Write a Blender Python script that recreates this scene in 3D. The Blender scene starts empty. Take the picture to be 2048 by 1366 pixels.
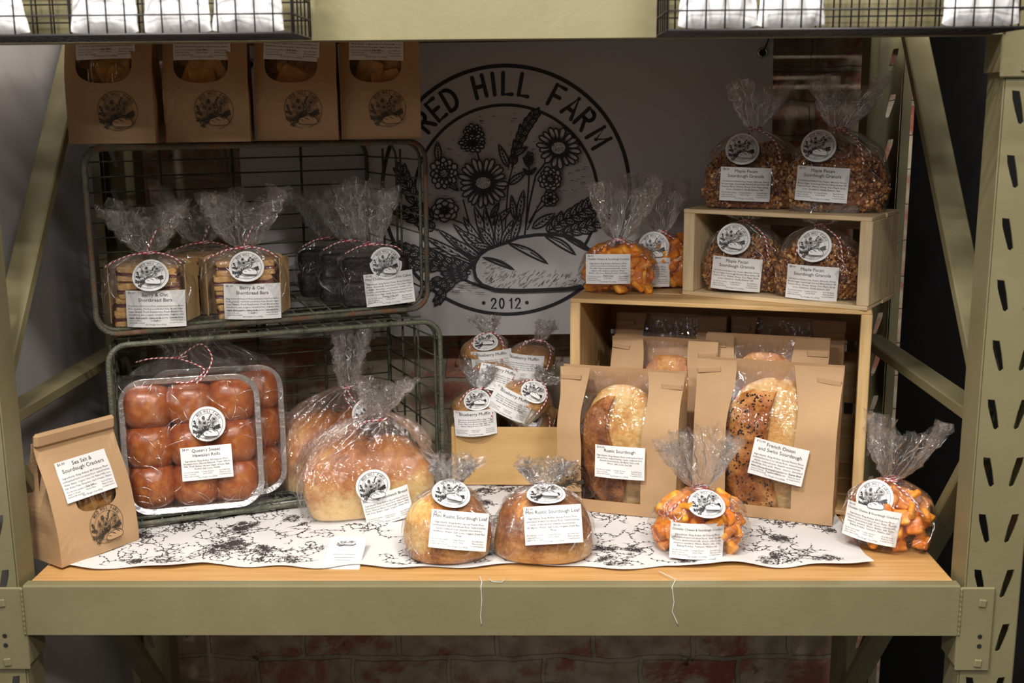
import bpy, math, random
from mathutils import Vector, Matrix, noise, Euler

# ------------------------------------------------------------------ camera, world, light
SC = bpy.context.scene
COL = SC.collection
PI = math.pi
F_PX, PITCH, YAW, ROLL = 2294.2, 0.2043, 0.0194, -0.0080
CAM = Vector((0.0611, -1.4001, 0.6159))
cd = bpy.data.cameras.new('camera')
cam = bpy.data.objects.new('camera', cd); COL.objects.link(cam); SC.camera = cam
fw = Vector((-math.sin(YAW)*math.cos(PITCH), math.cos(YAW)*math.cos(PITCH), -math.sin(PITCH)))
r0 = Vector((math.cos(YAW), math.sin(YAW), 0)); u0 = r0.cross(fw)
rt = r0*math.cos(ROLL) + u0*math.sin(ROLL); up = -r0*math.sin(ROLL) + u0*math.cos(ROLL)
cam.matrix_world = Matrix(((rt.x, up.x, -fw.x, CAM.x), (rt.y, up.y, -fw.y, CAM.y), (rt.z, up.z, -fw.z, CAM.z), (0, 0, 0, 1)))
cd.sensor_width = 36; cd.lens = F_PX/2048*36; cd.clip_start = 0.02; cd.clip_end = 60
cd.dof.use_dof = True; cd.dof.focus_distance = 1.78; cd.dof.aperture_fstop = 6.3

world = bpy.data.worlds.new('world'); SC.world = world; world.use_nodes = True
world.node_tree.nodes['Background'].inputs[0].default_value = (1.0, 0.93, 0.84, 1)
world.node_tree.nodes['Background'].inputs[1].default_value = 0.10
SC.view_settings.view_transform = 'Standard'; SC.view_settings.look = 'None'
SC.view_settings.gamma = 1; SC.view_settings.use_curve_mapping = False
SC.view_settings.exposure = 0.0
SC.cycles.transparent_max_bounces = 48
SC.cycles.max_bounces = 10
SC.cycles.caustics_reflective = False; SC.cycles.caustics_refractive = False

def area(name, loc, target, sx, sy, watts, col):
    l = bpy.data.lights.new(name, 'AREA'); l.shape = 'RECTANGLE'; l.size = sx; l.size_y = sy
    l.energy = watts; l.color = col
    o = bpy.data.objects.new(name, l); COL.objects.link(o); o.location = loc
    o.rotation_euler = (Vector(target)-Vector(loc)).to_track_quat('-Z', 'Y').to_euler(); return o
area('ceiling_lamp_near', (0.15, -0.50, 1.75), (0.05, 0.15, 0.0), 0.9, 0.07, 21, (1.0, 0.94, 0.86))
area('ceiling_lamp_left', (-0.50, -1.15, 1.9), (-0.3, 0.25, 0.1), 0.35, 0.06, 33, (1.0, 0.96, 0.90))
area('ceiling_lamp_right', (0.60, -1.35, 1.85), (0.3, 0.3, 0.1), 0.35, 0.06, 20, (1.0, 0.93, 0.84))
for lx_ in (-1.3, -0.1, 1.1): area('ceiling_lamp_far', (lx_, -2.7, 1.9), (0.0, 0.3, 0.3), 0.40, 0.08, 17, (1.0, 0.95, 0.90))
area('window_daylight', (-1.9, -3.3, 1.3), (0.0, 0.3, 0.3), 0.4, 0.8, 5, (0.72, 0.84, 1.0))

# ------------------------------------------------------------------ materials
def newmat(name):
    m = bpy.data.materials.new(name); m.use_nodes = True
    nt = m.node_tree; nt.nodes.clear(); return m, nt, nt.nodes, nt.links
def N(nt, t, **kw):
    n = nt.nodes.new(t)
    for k, v in kw.items():
        if hasattr(n, k): setattr(n, k, v)
        else: n.inputs[k].default_value = v
    return n
def ramp(nt, stops, interp='LINEAR'):
    r = nt.nodes.new('ShaderNodeValToRGB'); r.color_ramp.interpolation = interp
    e = r.color_ramp.elements
    while len(e) > 1: e.remove(e[-1])
    e[0].position = stops[0][0]; e[0].color = (*stops[0][1], 1)
    for p, c in stops[1:]:
        x = e.new(p); x.color = (*c, 1)
    return r
def pbr(name, col, rough=0.6, metal=0.0, spec=0.5, scale=None, stops=None, bump=0.0, bscale=60, coords='Object', stretch=None, detail=6, trans=0.0, coat=0.0, sss=0.0):
    m, nt, ns, L = newmat(name)
    out = N(nt, 'ShaderNodeOutputMaterial'); b = N(nt, 'ShaderNodeBsdfPrincipled')
    L.new(b.outputs[0], out.inputs[0])
    b.inputs['Base Color'].default_value = (*col, 1); b.inputs['Roughness'].default_value = rough
    b.inputs['Metallic'].default_value = metal; b.inputs['Specular IOR Level'].default_value = spec
    b.inputs['Coat Weight'].default_value = coat; b.inputs['Coat Roughness'].default_value = 0.1
    if sss: 
        b.inputs['Subsurface Weight'].default_value = sss; b.inputs['Subsurface Scale'].default_value = 0.006
    tc = N(nt, 'ShaderNodeTexCoord'); mp = N(nt, 'ShaderNodeMapping')
    if stretch: mp.inputs['Scale'].default_value = stretch
    L.new(tc.outputs[coords], mp.inputs[0])
    if stops:
        n = N(nt, 'ShaderNodeTexNoise', Scale=scale, Detail=detail, Roughness=0.62)
        L.new(mp.outputs[0], n.inputs['Vector']); r = ramp(nt, stops)
        L.new(n.outputs[0], r.inputs[0]); L.new(r.outputs[0], b.inputs['Base Color'])
    if bump:
        n2 = N(nt, 'ShaderNodeTexNoise', Scale=bscale, Detail=4.0); bp = N(nt, 'ShaderNodeBump', Strength=bump, Distance=0.004)
        L.new(mp.outputs[0], n2.inputs['Vector']); L.new(n2.outputs[0], bp.inputs['Height']); L.new(bp.outputs[0], b.inputs['Normal'])
    return m

M = {}
M['olive'] = pbr('olive_enamel', (.20, .18, .10), .42, spec=.45, scale=9, stops=[(.3, (.175, .155, .080)), (.7, (.205, .182, .098))], bump=.06, bscale=140)
M['wood_board'] = pbr('pine_ply', (.5, .3, .12), .45, scale=5, stops=[(.25, (.40, .205, .062)), (.5, (.53, .295, .105)), (.75, (.60, .37, .15))], stretch=(1.2, 30, 12), bump=.05)
M['pine'] = pbr('pine', (.55, .36, .17), .55, scale=4, stops=[(.3, (.46, .27, .10)), (.5, (.60, .39, .17)), (.72, (.68, .46, .23))], stretch=(2, 40, 22), bump=.1, bscale=30)
M['pine_pale'] = pbr('pine_pale', (.6, .45, .26), .6, scale=4, stops=[(.3, (.50, .36, .19)), (.5, (.64, .48, .28)), (.72, (.72, .57, .36))], stretch=(2, 40, 20), bump=.1, bscale=30)
M['pine_end'] = pbr('pine_upright_grain', (.6, .45, .26), .6, scale=4, stops=[(.3, (.46, .28, .11)), (.5, (.60, .40, .18)), (.72, (.68, .48, .25))], stretch=(30, 30, 2), bump=.1, bscale=30)
M['pine_pale_end'] = pbr('pale_upright_grain', (.6, .45, .26), .6, scale=4, stops=[(.3, (.50, .36, .19)), (.5, (.64, .49, .29)), (.72, (.72, .58, .38))], stretch=(30, 30, 2), bump=.1, bscale=30)
M['birch'] = pbr('birch_ply', (.6, .4, .18), .42, scale=2.2, stops=[(.25, (.44, .25, .085)), (.5, (.56, .35, .145)), (.75, (.62, .42, .20))], stretch=(3, 3, 9), bump=.03)
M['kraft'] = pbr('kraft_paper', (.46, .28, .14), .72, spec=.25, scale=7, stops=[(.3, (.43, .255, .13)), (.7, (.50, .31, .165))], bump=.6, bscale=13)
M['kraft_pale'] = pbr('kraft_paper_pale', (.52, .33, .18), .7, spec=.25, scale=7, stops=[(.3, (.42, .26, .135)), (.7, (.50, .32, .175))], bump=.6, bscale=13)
M['paper'] = pbr('white_paper', (.80, .80, .80), .5, spec=.3)
M['ink'] = pbr('black_ink', (.018, .017, .022), .5)
M['ink_grey'] = pbr('grey_ink', (.09, .085, .09), .5)
M['ink_kraft'] = pbr('dark_print', (.045, .035, .022), .6)
M['vinyl'] = pbr('banner_vinyl', (.62, .60, .60), .5, spec=.35, bump=.05, bscale=400)
M['cloth'] = pbr('white_cloth', (.66, .645, .635), .85, spec=.1, bump=.15, bscale=900)
M['cloth_ink'] = pbr('cloth_print', (.055, .045, .045), .85, spec=.1)
M['galv'] = pbr('weathered_wire', (.10, .11, .08), .55, metal=.35, scale=38, stops=[(.3, (.035, .042, .030)), (.5, (.115, .125, .085)), (.66, (.13, .12, .09)), (.78, (.22, .20, .16))], bump=.5, bscale=300)
M['rust'] = pbr('rusty_wire', (.12, .05, .025), .75, metal=.2, scale=30, stops=[(.35, (.05, .055, .04)), (.5, (.11, .10, .07)), (.6, (.15, .065, .03)), (.78, (.20, .15, .11))], bump=.5, bscale=300)
M['black_wire'] = pbr('black_wire', (.02, .018, .02), .4)
M['pouch'] = pbr('white_pouch', (.88, .88, .90), .28, spec=.5, bump=.5, bscale=26)
M['foil'] = pbr('aluminium_foil', (.88, .88, .89), .30, metal=1, bump=.35, bscale=120)
M['steel'] = pbr('steel_ring', (.5, .5, .5), .3, metal=1)
M['cord'] = pbr('black_cord', (.02, .02, .02), .6)
M['thread'] = pbr('white_thread', (.7, .7, .66), .7)
M['red'] = pbr('red_twine', (.42, .02, .035), .7)
M['white_tw'] = pbr('white_twine', (.75, .72, .70), .7)
M['cup'] = pbr('muffin_cup_paper', (.78, .72, .62), .6)
M['choc'] = pbr('chocolate_cake', (.02, .012, .014), .6, scale=60, stops=[(.3, (.004, .003, .005)), (.7, (.02, .011, .012))], bump=.8, bscale=120)
M['crumb'] = pbr('shortbread', (.7, .42, .18), .7, scale=60, stops=[(.3, (.50, .25, .08)), (.6, (.72, .43, .17)), (.8, (.8, .58, .3))], bump=.6, bscale=150)
M['jam'] = pbr('berry_jam', (.10, .03, .04), .25, scale=70, stops=[(.35, (.05, .015, .03)), (.7, (.28, .09, .06))], bump=.8, bscale=120)
M['tanboard'] = pbr('tan_card', (.50, .33, .15), .65, bump=.05)
M['orange_cracker'] = pbr('cheddar_cracker', (.75, .25, .02), .5, scale=55, stops=[(.25, (.60, .14, .012)), (.5, (.84, .29, .02)), (.75, (.98, .50, .05))], bump=.6, bscale=110)
M['orange_cracker_dark'] = pbr('baked_cheddar_cracker', (.5, .13, .015), .5, scale=45, stops=[(.25, (.38, .06, .008)), (.5, (.72, .20, .018)), (.75, (.92, .40, .04))], bump=.6, bscale=110)
M['salt_cracker'] = pbr('salt_cracker', (.6, .25, .06), .55, scale=50, stops=[(.3, (.42, .12, .02)), (.55, (.66, .30, .06)), (.8, (.78, .46, .15))], bump=.6, bscale=130)
M['salt_cracker_dark'] = pbr('rye_cracker', (.3, .10, .03), .55, scale=50, stops=[(.3, (.16, .04, .012)), (.55, (.36, .12, .03)), (.8, (.48, .2, .05))], bump=.6, bscale=130)
M['inside'] = pbr('bag_inside_shade', (.10, .05, .025), .8)  # dark brown painted in for the shade inside the bags
M['black'] = pbr('unlit_black', (.006, .007, .006), .9)  # near-black colour painted in for unlit depth, void and holes
M['seed'] = pbr('poppy_seed', (.02, .012, .01), .5)

def bread_mat(name, c0, c1, c2, c3, scale=14, speck=0.0, bump=.5, rough=.5, zfade=None):
    m, nt, ns, L = newmat(name)
    out = N(nt, 'ShaderNodeOutputMaterial'); b = N(nt, 'ShaderNodeBsdfPrincipled', Roughness=rough); L.new(b.outputs[0], out.inputs[0])
    tc = N(nt, 'ShaderNodeTexCoord'); n1 = N(nt, 'ShaderNodeTexNoise', Scale=scale, Detail=7.0, Roughness=.6)
    n2 = N(nt, 'ShaderNodeTexNoise', Scale=scale*9, Detail=3.0); L.new(tc.outputs['Object'], n1.inputs['Vector']); L.new(tc.outputs['Object'], n2.inputs['Vector'])
    mx = N(nt, 'ShaderNodeMath', operation='MULTIPLY_ADD'); L.new(n2.outputs[0], mx.inputs[0]); mx.inputs[1].default_value = .28; 
    ad = N(nt, 'ShaderNodeMath', operation='ADD'); ad.inputs[1].default_value = -.14
    L.new(n1.outputs[0], mx.inputs[2]); L.new(mx.outputs[0], ad.inputs[0]); src = ad.outputs[0]
    if zfade:   # (z_low, z_high, amount): paler baked sides below, browner crown
        sp = N(nt, 'ShaderNodeSeparateXYZ'); L.new(tc.outputs['Object'], sp.inputs[0])
        mr = N(nt, 'ShaderNodeMapRange'); L.new(sp.outputs[2], mr.inputs[0])
        for i, v in enumerate((zfade[0], zfade[1], zfade[2], 0.0)): mr.inputs[i+1].default_value = v
        a2 = N(nt, 'ShaderNodeMath', operation='ADD'); L.new(src, a2.inputs[0]); L.new(mr.outputs[0], a2.inputs[1]); src = a2.outputs[0]
    r = ramp(nt, [(.28, c0), (.44, c1), (.58, c2), (.74, c3)]); L.new(src, r.inputs[0]); L.new(r.outputs[0], b.inputs['Base Color'])
    vo = N(nt, 'ShaderNodeTexNoise', Scale=scale*5, Detail=6.0, Roughness=.7); L.new(tc.outputs['Object'], vo.inputs['Vector'])
    bp = N(nt, 'ShaderNodeBump', Strength=bump, Distance=.004); L.new(vo.outputs[0], bp.inputs['Height']); L.new(bp.outputs[0], b.inputs['Normal'])
    return m
M['crust_dark'] = bread_mat('dark_crust', (.07, .018, .006), (.20, .055, .012), (.40, .14, .03), (.68, .36, .11), 26, bump=.7, rough=.42)
M['crust_pale'] = bread_mat('floury_crumb', (.42, .15, .03), (.62, .31, .085), (.76, .50, .20), (.84, .66, .36), 20, bump=.6)
M['crust_seed'] = bread_mat('cheesy_crust', (.17, .042, .01), (.36, .11, .022), (.58, .25, .06), (.75, .46, .17), 18, bump=.7, rough=.4)
M['crust_mini'] = bread_mat('mini_loaf_crust', (.16, .04, .010), (.38, .13, .025), (.60, .28, .06), (.82, .54, .21), 24, bump=.7)
M['crust_mini_brown'] = bread_mat('brown_loaf_crust', (.10, .028, .008), (.24, .075, .017), (.42, .16, .038), (.66, .36, .12), 26, bump=.6, zfade=(0.0, .03, .28))
M['crust_sand'] = bread_mat('sandwich_crust', (.20, .055, .013), (.36, .12, .028), (.50, .21, .055), (.76, .50, .20), 12, bump=.35, zfade=(.01, .075, .30))
M['roll'] = bread_mat('sweet_roll_crust', (.17, .028, .007), (.27, .055, .011), (.38, .10, .02), (.56, .22, .05), 9, bump=.15, rough=.28)
M['muffin'] = bread_mat('muffin_top', (.30, .13, .05), (.46, .23, .08), (.58, .32, .12), (.68, .42, .18), 28, bump=.6)

def granola_mat():
    m, nt, ns, L = newmat('granola'); out = N(nt, 'ShaderNodeOutputMaterial'); b = N(nt, 'ShaderNodeBsdfPrincipled', Roughness=.5); L.new(b.outputs[0], out.inputs[0])
    g = N(nt, 'ShaderNodeNewGeometry'); r = ramp(nt, [(0, (.06, .018, .007)), (.3, (.22, .07, .02)), (.6, (.40, .15, .04)), (.85, (.58, .28, .08)), (1, (.75, .46, .20))])
    L.new(g.outputs['Random Per Island'], r.inputs[0]); L.new(r.outputs[0], b.inputs['Base Color']); return m
M['granola'] = granola_mat()

def film_mat(name='cellophane', haze=.05, base=.05, rough=.07, tint=(.97, .97, .97), bump=.6, bscale=34, pw=1.0, cap=.30):
    m, nt, ns, L = newmat(name)
    out = N(nt, 'ShaderNodeOutputMaterial'); tr = N(nt, 'ShaderNodeBsdfTransparent'); tr.inputs[0].default_value = (*tint, 1)
    gl = N(nt, 'ShaderNodeBsdfGlossy', Roughness=rough); gl.inputs[0].default_value = (1, 1, 1, 1)
    df = N(nt, 'ShaderNodeBsdfDiffuse'); df.inputs[0].default_value = (.85, .85, .85, 1)
    tl = N(nt, 'ShaderNodeBsdfTranslucent'); tl.inputs[0].default_value = (.85, .85, .85, 1)
    tc = N(nt, 'ShaderNodeTexCoord'); prev = None
    for k, (sc_, amt, st_) in enumerate(((bscale*.55, 1.0, (1, 1, .6)), (bscale*1.3, .55, (1.3, 1.3, .45)), (bscale*3, .14, (1, 1, 1)))):   # creases: sharp folds between smooth flats
        mp = N(nt, 'ShaderNodeMapping'); mp.inputs['Scale'].default_value = st_; mp.inputs['Location'].default_value = (k*3.1, k, k*2); L.new(tc.outputs['Object'], mp.inputs[0])
        n = N(nt, 'ShaderNodeTexNoise', Scale=sc_, Detail=1.2, Distortion=1.3); L.new(mp.outputs[0], n.inputs['Vector'])
        a1 = N(nt, 'ShaderNodeMath', operation='SUBTRACT'); L.new(n.outputs[0], a1.inputs[0]); a1.inputs[1].default_value = .5
        a2 = N(nt, 'ShaderNodeMath', operation='ABSOLUTE'); L.new(a1.outputs[0], a2.inputs[0])
        a3 = N(nt, 'ShaderNodeMath', operation='POWER'); L.new(a2.outputs[0], a3.inputs[0]); a3.inputs[1].default_value = .55
        a4 = N(nt, 'ShaderNodeMath', operation='MULTIPLY_ADD'); L.new(a3.outputs[0], a4.inputs[0]); a4.inputs[1].default_value = -amt
        if prev: L.new(prev, a4.inputs[2])
        else: a4.inputs[2].default_value = 1.0
        prev = a4.outputs[0]
    bp = N(nt, 'ShaderNodeBump', Strength=bump, Distance=.009); L.new(prev, bp.inputs['Height'])
    L.new(bp.outputs[0], gl.inputs['Normal'])
    fr = N(nt, 'ShaderNodeFresnel', IOR=1.48); L.new(bp.outputs[0], fr.inputs['Normal'])
    ma = N(nt, 'ShaderNodeMath', operation='MULTIPLY_ADD', use_clamp=True); L.new(fr.outputs[0], ma.inputs[0]); ma.inputs[1].default_value = pw; ma.inputs[2].default_value = base
    mn = N(nt, 'ShaderNodeMath', operation='MINIMUM'); L.new(ma.outputs[0], mn.inputs[0]); mn.inputs[1].default_value = cap; ma = mn
    m1 = N(nt, 'ShaderNodeMixShader'); m0 = N(nt, 'ShaderNodeMixShader'); m0.inputs[0].default_value = .5
    L.new(df.outputs[0], m0.inputs[1]); L.new(tl.outputs[0], m0.inputs[2])
    mh = N(nt, 'ShaderNodeMixShader'); mh.inputs[0].default_value = haze
    L.new(tr.outputs[0], mh.inputs[1]); L.new(m0.outputs[0], mh.inputs[2])
    L.new(ma.outputs[0], m1.inputs[0]); L.new(mh.outputs[0], m1.inputs[1]); L.new(gl.outputs[0], m1.inputs[2]); L.new(m1.outputs[0], out.inputs[0])
    return m
M['film'] = film_mat(haze=.008, base=.02, rough=.045, bump=.9, bscale=40, tint=(1, 1, 1), pw=.75)
M['film_fan'] = film_mat('crinkled_cellophane', haze=.035, base=.06, rough=.05, bump=.9, bscale=40, cap=.24, tint=(.99, .99, .99))
M['film_soft'] = film_mat('soft_plastic_bag', haze=.035, base=.05, rough=.045, bump=.9, bscale=30, cap=.24, tint=(1, 1, 1))
M['film_window'] = film_mat('bag_window_film', haze=.006, base=.01, rough=.03, bump=.5, bscale=22, tint=(1, 1, 1))

def crease_mat():   # the folded edge of the film: a thin rounded ridge, shinier than the flat sheet
    m, nt, ns, L = newmat('film_crease'); out = N(nt, 'ShaderNodeOutputMaterial'); tr = N(nt, 'ShaderNodeBsdfTransparent')
    gl = N(nt, 'ShaderNodeBsdfGlossy', Roughness=.16); gl.inputs[0].default_value = (1, 1, 1, 1); mx = N(nt, 'ShaderNodeMixShader'); mx.inputs[0].default_value = .72
    L.new(tr.outputs[0], mx.inputs[1]); L.new(gl.outputs[0], mx.inputs[2]); L.new(mx.outputs[0], out.inputs[0]); return m
M['crease'] = crease_mat()
def brick_mat():
    m, nt, ns, L = newmat('painted_brick'); out = N(nt, 'ShaderNodeOutputMaterial'); b = N(nt, 'ShaderNodeBsdfPrincipled', Roughness=.85); L.new(b.outputs[0], out.inputs[0])
    tc = N(nt, 'ShaderNodeTexCoord'); mp = N(nt, 'ShaderNodeMapping'); mp.inputs['Rotation'].default_value = (PI/2, 0, 0); L.new(tc.outputs['Object'], mp.inputs[0])
    wn = N(nt, 'ShaderNodeTexNoise', Scale=9.0, Detail=4.0); L.new(tc.outputs['Object'], wn.inputs['Vector'])
    va = N(nt, 'ShaderNodeVectorMath', operation='MULTIPLY_ADD'); L.new(wn.outputs['Color'], va.inputs[0]); va.inputs[1].default_value = (.035, .035, .035); L.new(mp.outputs[0], va.inputs[2])
    bt = N(nt, 'ShaderNodeTexBrick'); L.new(va.outputs[0], bt.inputs['Vector'])
    bt.inputs['Scale'].default_value = 1; bt.inputs['Brick Width'].default_value = .2; bt.inputs['Row Height'].default_value = .066
    bt.inputs['Mortar Size'].default_value = .006; bt.inputs['Mortar Smooth'].default_value = .3
    bt.inputs['Color1'].default_value = (.42, .11, .07, 1); bt.inputs['Color2'].default_value = (.52, .22, .14, 1); bt.inputs['Mortar'].default_value = (.40, .34, .25, 1)
    n = N(nt, 'ShaderNodeTexNoise', Scale=7.0, Detail=9.0, Roughness=.72, Distortion=.4); L.new(tc.outputs['Object'], n.inputs['Vector'])
    r = ramp(nt, [(.40, (0, 0, 0)), (.50, (1, 1, 1))]); L.new(n.outputs[0], r.inputs[0])
    n3 = N(nt, 'ShaderNodeTexNoise', Scale=24.0, Detail=8.0); L.new(tc.outputs['Object'], n3.inputs['Vector'])
    r3 = ramp(nt, [(.3, (.40, .31, .21)), (.6, (.66, .56, .42))]); L.new(n3.outputs[0], r3.inputs[0])
    mx = N(nt, 'ShaderNodeMix', data_type='RGBA'); L.new(r.outputs[0], mx.inputs[0]); L.new(bt.outputs[0], mx.inputs[6]); L.new(r3.outputs[0], mx.inputs[7])
    r4 = ramp(nt, [(.30, (.10, .10, .08)), (.38, (1, 1, 1))]); n4 = N(nt, 'ShaderNodeTexNoise', Scale=17.0, Detail=7.0, Roughness=.75); L.new(tc.outputs['Object'], n4.inputs['Vector']); L.new(n4.outputs[0], r4.inputs[0])
    m2 = N(nt, 'ShaderNodeMix', data_type='RGBA', blend_type='MULTIPLY'); m2.inputs[0].default_value = 1; L.new(mx.outputs[2], m2.inputs[6]); L.new(r4.outputs[0], m2.inputs[7])
    L.new(m2.outputs[2], b.inputs['Base Color'])
    sb = N(nt, 'ShaderNodeMath', operation='MULTIPLY_ADD'); L.new(bt.outputs['Fac'], sb.inputs[0]); sb.inputs[1].default_value = -1.2; L.new(n3.outputs[0], sb.inputs[2])
    bp = N(nt, 'ShaderNodeBump', Strength=.8, Distance=.008); L.new(sb.outputs[0], bp.inputs['Height']); L.new(bp.outputs[0], b.inputs['Normal'])
    return m
M['brick'] = brick_mat()
M['plaster'] = pbr('grey_white_wall', (.50, .48, .48), .8, scale=3, stops=[(.3, (.44, .42, .42)), (.7, (.54, .52, .52))])
M['concrete'] = pbr('concrete_floor', (.10, .095, .085), .8, bump=.2)

# ------------------------------------------------------------------ mesh helpers
class MB:
    def __init__(s): s.v = []; s.f = []; s.m = []; s.s = []
    def add(s, vs, fs, mi=0, sm=False):
        o = len(s.v); s.v += [tuple(p) for p in vs]
        for f in fs: s.f.append(tuple(i+o for i in f)); s.m.append(mi); s.s.append(sm)
    def box(s, c, d, rot=None, mi=0, bev=0.0):
        x, y, z = d[0]/2, d[1]/2, d[2]/2; b = min(bev, x*.9, y*.9, z*.9)
        R = Euler(rot).to_matrix() if rot is not None else Matrix.Identity(3)
        if b <= 0:
            vs = [(i*x, j*y, k*z) for i in (-1, 1) for j in (-1, 1) for k in (-1, 1)]
            fs = [(0, 1, 3, 2), (4, 6, 7, 5), (0, 4, 5, 1), (2, 3, 7, 6), (0, 2, 6, 4), (1, 5, 7, 3)]
        else:
            vs = []; idx = {}
            for i in (-1, 1):
                for j in (-1, 1):
                    for k in (-1, 1):
                        for a in range(3):
                            p = [i*(x-b), j*(y-b), k*(z-b)]; p[a] = (i*x, j*y, k*z)[a]
                            idx[(i, j, k, a)] = len(vs); vs.append(tuple(p))
            fs = []
            for i in (-1, 1):
                fs.append([idx[(i, j, k, 0)] for j, k in ((-1, -1), (1, -1), (1, 1), (-1, 1))][::i])
                fs.append([idx[(j, i, k, 1)] for j, k in ((-1, -1), (-1, 1), (1, 1), (1, -1))][::i])
                fs.append([idx[(j, k, i, 2)] for j, k in ((-1, -1), (1, -1), (1, 1), (-1, 1))][::i])
            for a, b1, c1 in ((0, 1, 2), (1, 0, 2), (2, 0, 1)):
                for p in (-1, 1):
                    for q in (-1, 1):
                        def K(w, ax):
                            t = [0, 0, 0]; t[a] = w; t[b1] = p; t[c1] = q; return idx[(*t, ax)]
                        fs.append([K(-1, b1), K(1, b1), K(1, c1), K(-1, c1)])
            for i in (-1, 1):
                for j in (-1, 1):
                    for k in (-1, 1): fs.append([idx[(i, j, k, 0)], idx[(i, j, k, 1)], idx[(i, j, k, 2)]])
        s.add([R @ Vector(p)+Vector(c) for p in vs], fs, mi)
    def tube(s, pts, r, n=8, mi=0, closed=False, cap=True, sm=True, stripe=None):
        pts = [Vector(p) for p in pts]; m = len(pts); ref = None; vs = []
        for i, p in enumerate(pts):
            a = pts[(i-1) % m] if (closed or i > 0) else p; b = pts[(i+1) % m] if (closed or i < m-1) else p
            t = (b-a).normalized() if (b-a).length > 1e-9 else Vector((0, 0, 1))
            if ref is None: ref = t.orthogonal().normalized()
            ref = (ref-t*ref.dot(t)); ref = ref.normalized() if ref.length > 1e-6 else t.orthogonal().normalized()
            bn = t.cross(ref); rr = r[i] if isinstance(r, (list, tuple)) else r
            for k in range(n):
                an = 2*PI*k/n; vs.append(p+ref*math.cos(an)*rr+bn*math.sin(an)*rr)
        o = len(s.v); s.v += [tuple(p) for p in vs]
        for i in range(m if closed else m-1):
            j = (i+1) % m
            for k in range(n):
                k2 = (k+1) % n; s.f.append((o+i*n+k, o+i*n+k2, o+j*n+k2, o+j*n+k)); s.s.append(sm)
                s.m.append(mi if stripe is None else stripe(i, k))
        if cap and not closed:
            s.f.append(tuple(o+k for k in range(n))[::-1]); s.m.append(mi); s.s.append(False)
            s.f.append(tuple(o+(m-1)*n+k for k in range(n))); s.m.append(mi); s.s.append(False)
    def grid(s, fn, nu, nv, mi=0, sm=True, closeu=False, mif=None, smf=None):
        o = len(s.v); cu = nu if closeu else nu+1
        for j in range(nv+1):
            for i in range(cu): s.v.append(tuple(fn(i/nu, j/nv)))
        for j in range(nv):
            for i in range(nu):
                i2 = (i+1) % cu if closeu else i+1
                s.f.append((o+j*cu+i, o+j*cu+i2, o+(j+1)*cu+i2, o+(j+1)*cu+i))
                s.m.append(mif(i/nu, j/nv) if mif else mi); s.s.append(smf(i/nu, j/nv) if smf else sm)
    def mesh(s, name, mats):
        me = bpy.data.meshes.new(name); me.from_pydata(s.v, [], s.f); me.update()
        me.polygons.foreach_set('material_index', s.m); me.polygons.foreach_set('use_smooth', s.s)
        for m in (mats if isinstance(mats, (list, tuple)) else [mats]): me.materials.append(M[m] if isinstance(m, str) else m)
        me.update(); return me
    def build(s, name, mats, parent=None, loc=(0, 0, 0), rot=(0, 0, 0)):
        return link(name, s.mesh(name, mats), parent, loc, rot)
def link(name, me, parent=None, loc=(0, 0, 0), rot=(0, 0, 0)):
    o = bpy.data.objects.new(name, me); COL.objects.link(o); o.location = loc; o.rotation_euler = rot
    if parent: o.parent = parent
    return o
def tag(o, label=None, cat=None, group=None, kind=None):
    if label: o['label'] = label
    if cat: o['category'] = cat
    if group: o['group'] = group
    if kind: o['kind'] = kind
    return o
def thing(name, label, cat, loc, rz=0, group=None, tilt=(0, 0)):
    o = bpy.data.objects.new(name, None); COL.objects.link(o); o.empty_display_size = .02
    o.location = loc; o.rotation_euler = (tilt[0], tilt[1], rz); return tag(o, label, cat, group)
def sgn(v, e): return math.copysign(abs(v)**e, v)
def lerp(a, b, t): return a+(b-a)*t
def sst(a, b, x): t = min(1, max(0, (x-a)/(b-a))); return t*t*(3-2*t)
def nz(x, y, z): return noise.noise(Vector((x, y, z)))
D2 = math.radians
HX = {}

# ------------------------------------------------------------------ lettering: stroke glyphs for the emblem, font text for the labels
def arc(cx, cy, rx, ry, a0, a1, n=10): return [(cx+rx*math.cos(D2(a0+(a1-a0)*i/n)), cy+ry*math.sin(D2(a0+(a1-a0)*i/n))) for i in range(n+1)]
GLY = {
 'R': (.56, [[(0, 0), (0, 1), (.26, 1)]+arc(.28, .76, .24, .24, 90, -90, 8)+[(0, .52)], [(.24, .52), (.54, 0)]]),
 'E': (.5, [[(.5, 0), (0, 0), (0, 1), (.5, 1)], [(0, .52), (.42, .52)]]),
 'D': (.56, [[(0, 0), (0, 1), (.2, 1)]+arc(.2, .5, .36, .5, 90, -90, 10)+[(0, 0)]]),
 'H': (.5, [[(0, 0), (0, 1)], [(.5, 0), (.5, 1)], [(0, .5), (.5, .5)]]),
 'I': (.0, [[(0, 0), (0, 1)]]), 'L': (.46, [[(0, 1), (0, 0), (.46, 0)]]),
 'F': (.48, [[(0, 0), (0, 1), (.5, 1)], [(0, .5), (.42, .5)]]),
 'A': (.62, [[(0, 0), (.31, 1), (.62, 0)], [(.12, .34), (.5, .34)]]),
 'M': (.66, [[(0, 0), (0, 1), (.33, .35), (.66, 1), (.66, 0)]]),
 '2': (.5, [[(0, .76)]+arc(.25, .75, .25, .25, 160, -30, 9)+[(0, 0), (.52, 0)]]),
 '0': (.5, [arc(.25, .5, .25, .5, 0, 360, 16)]), '1': (.2, [[(0, .78), (.2, 1), (.2, 0)]]),
}
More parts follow.
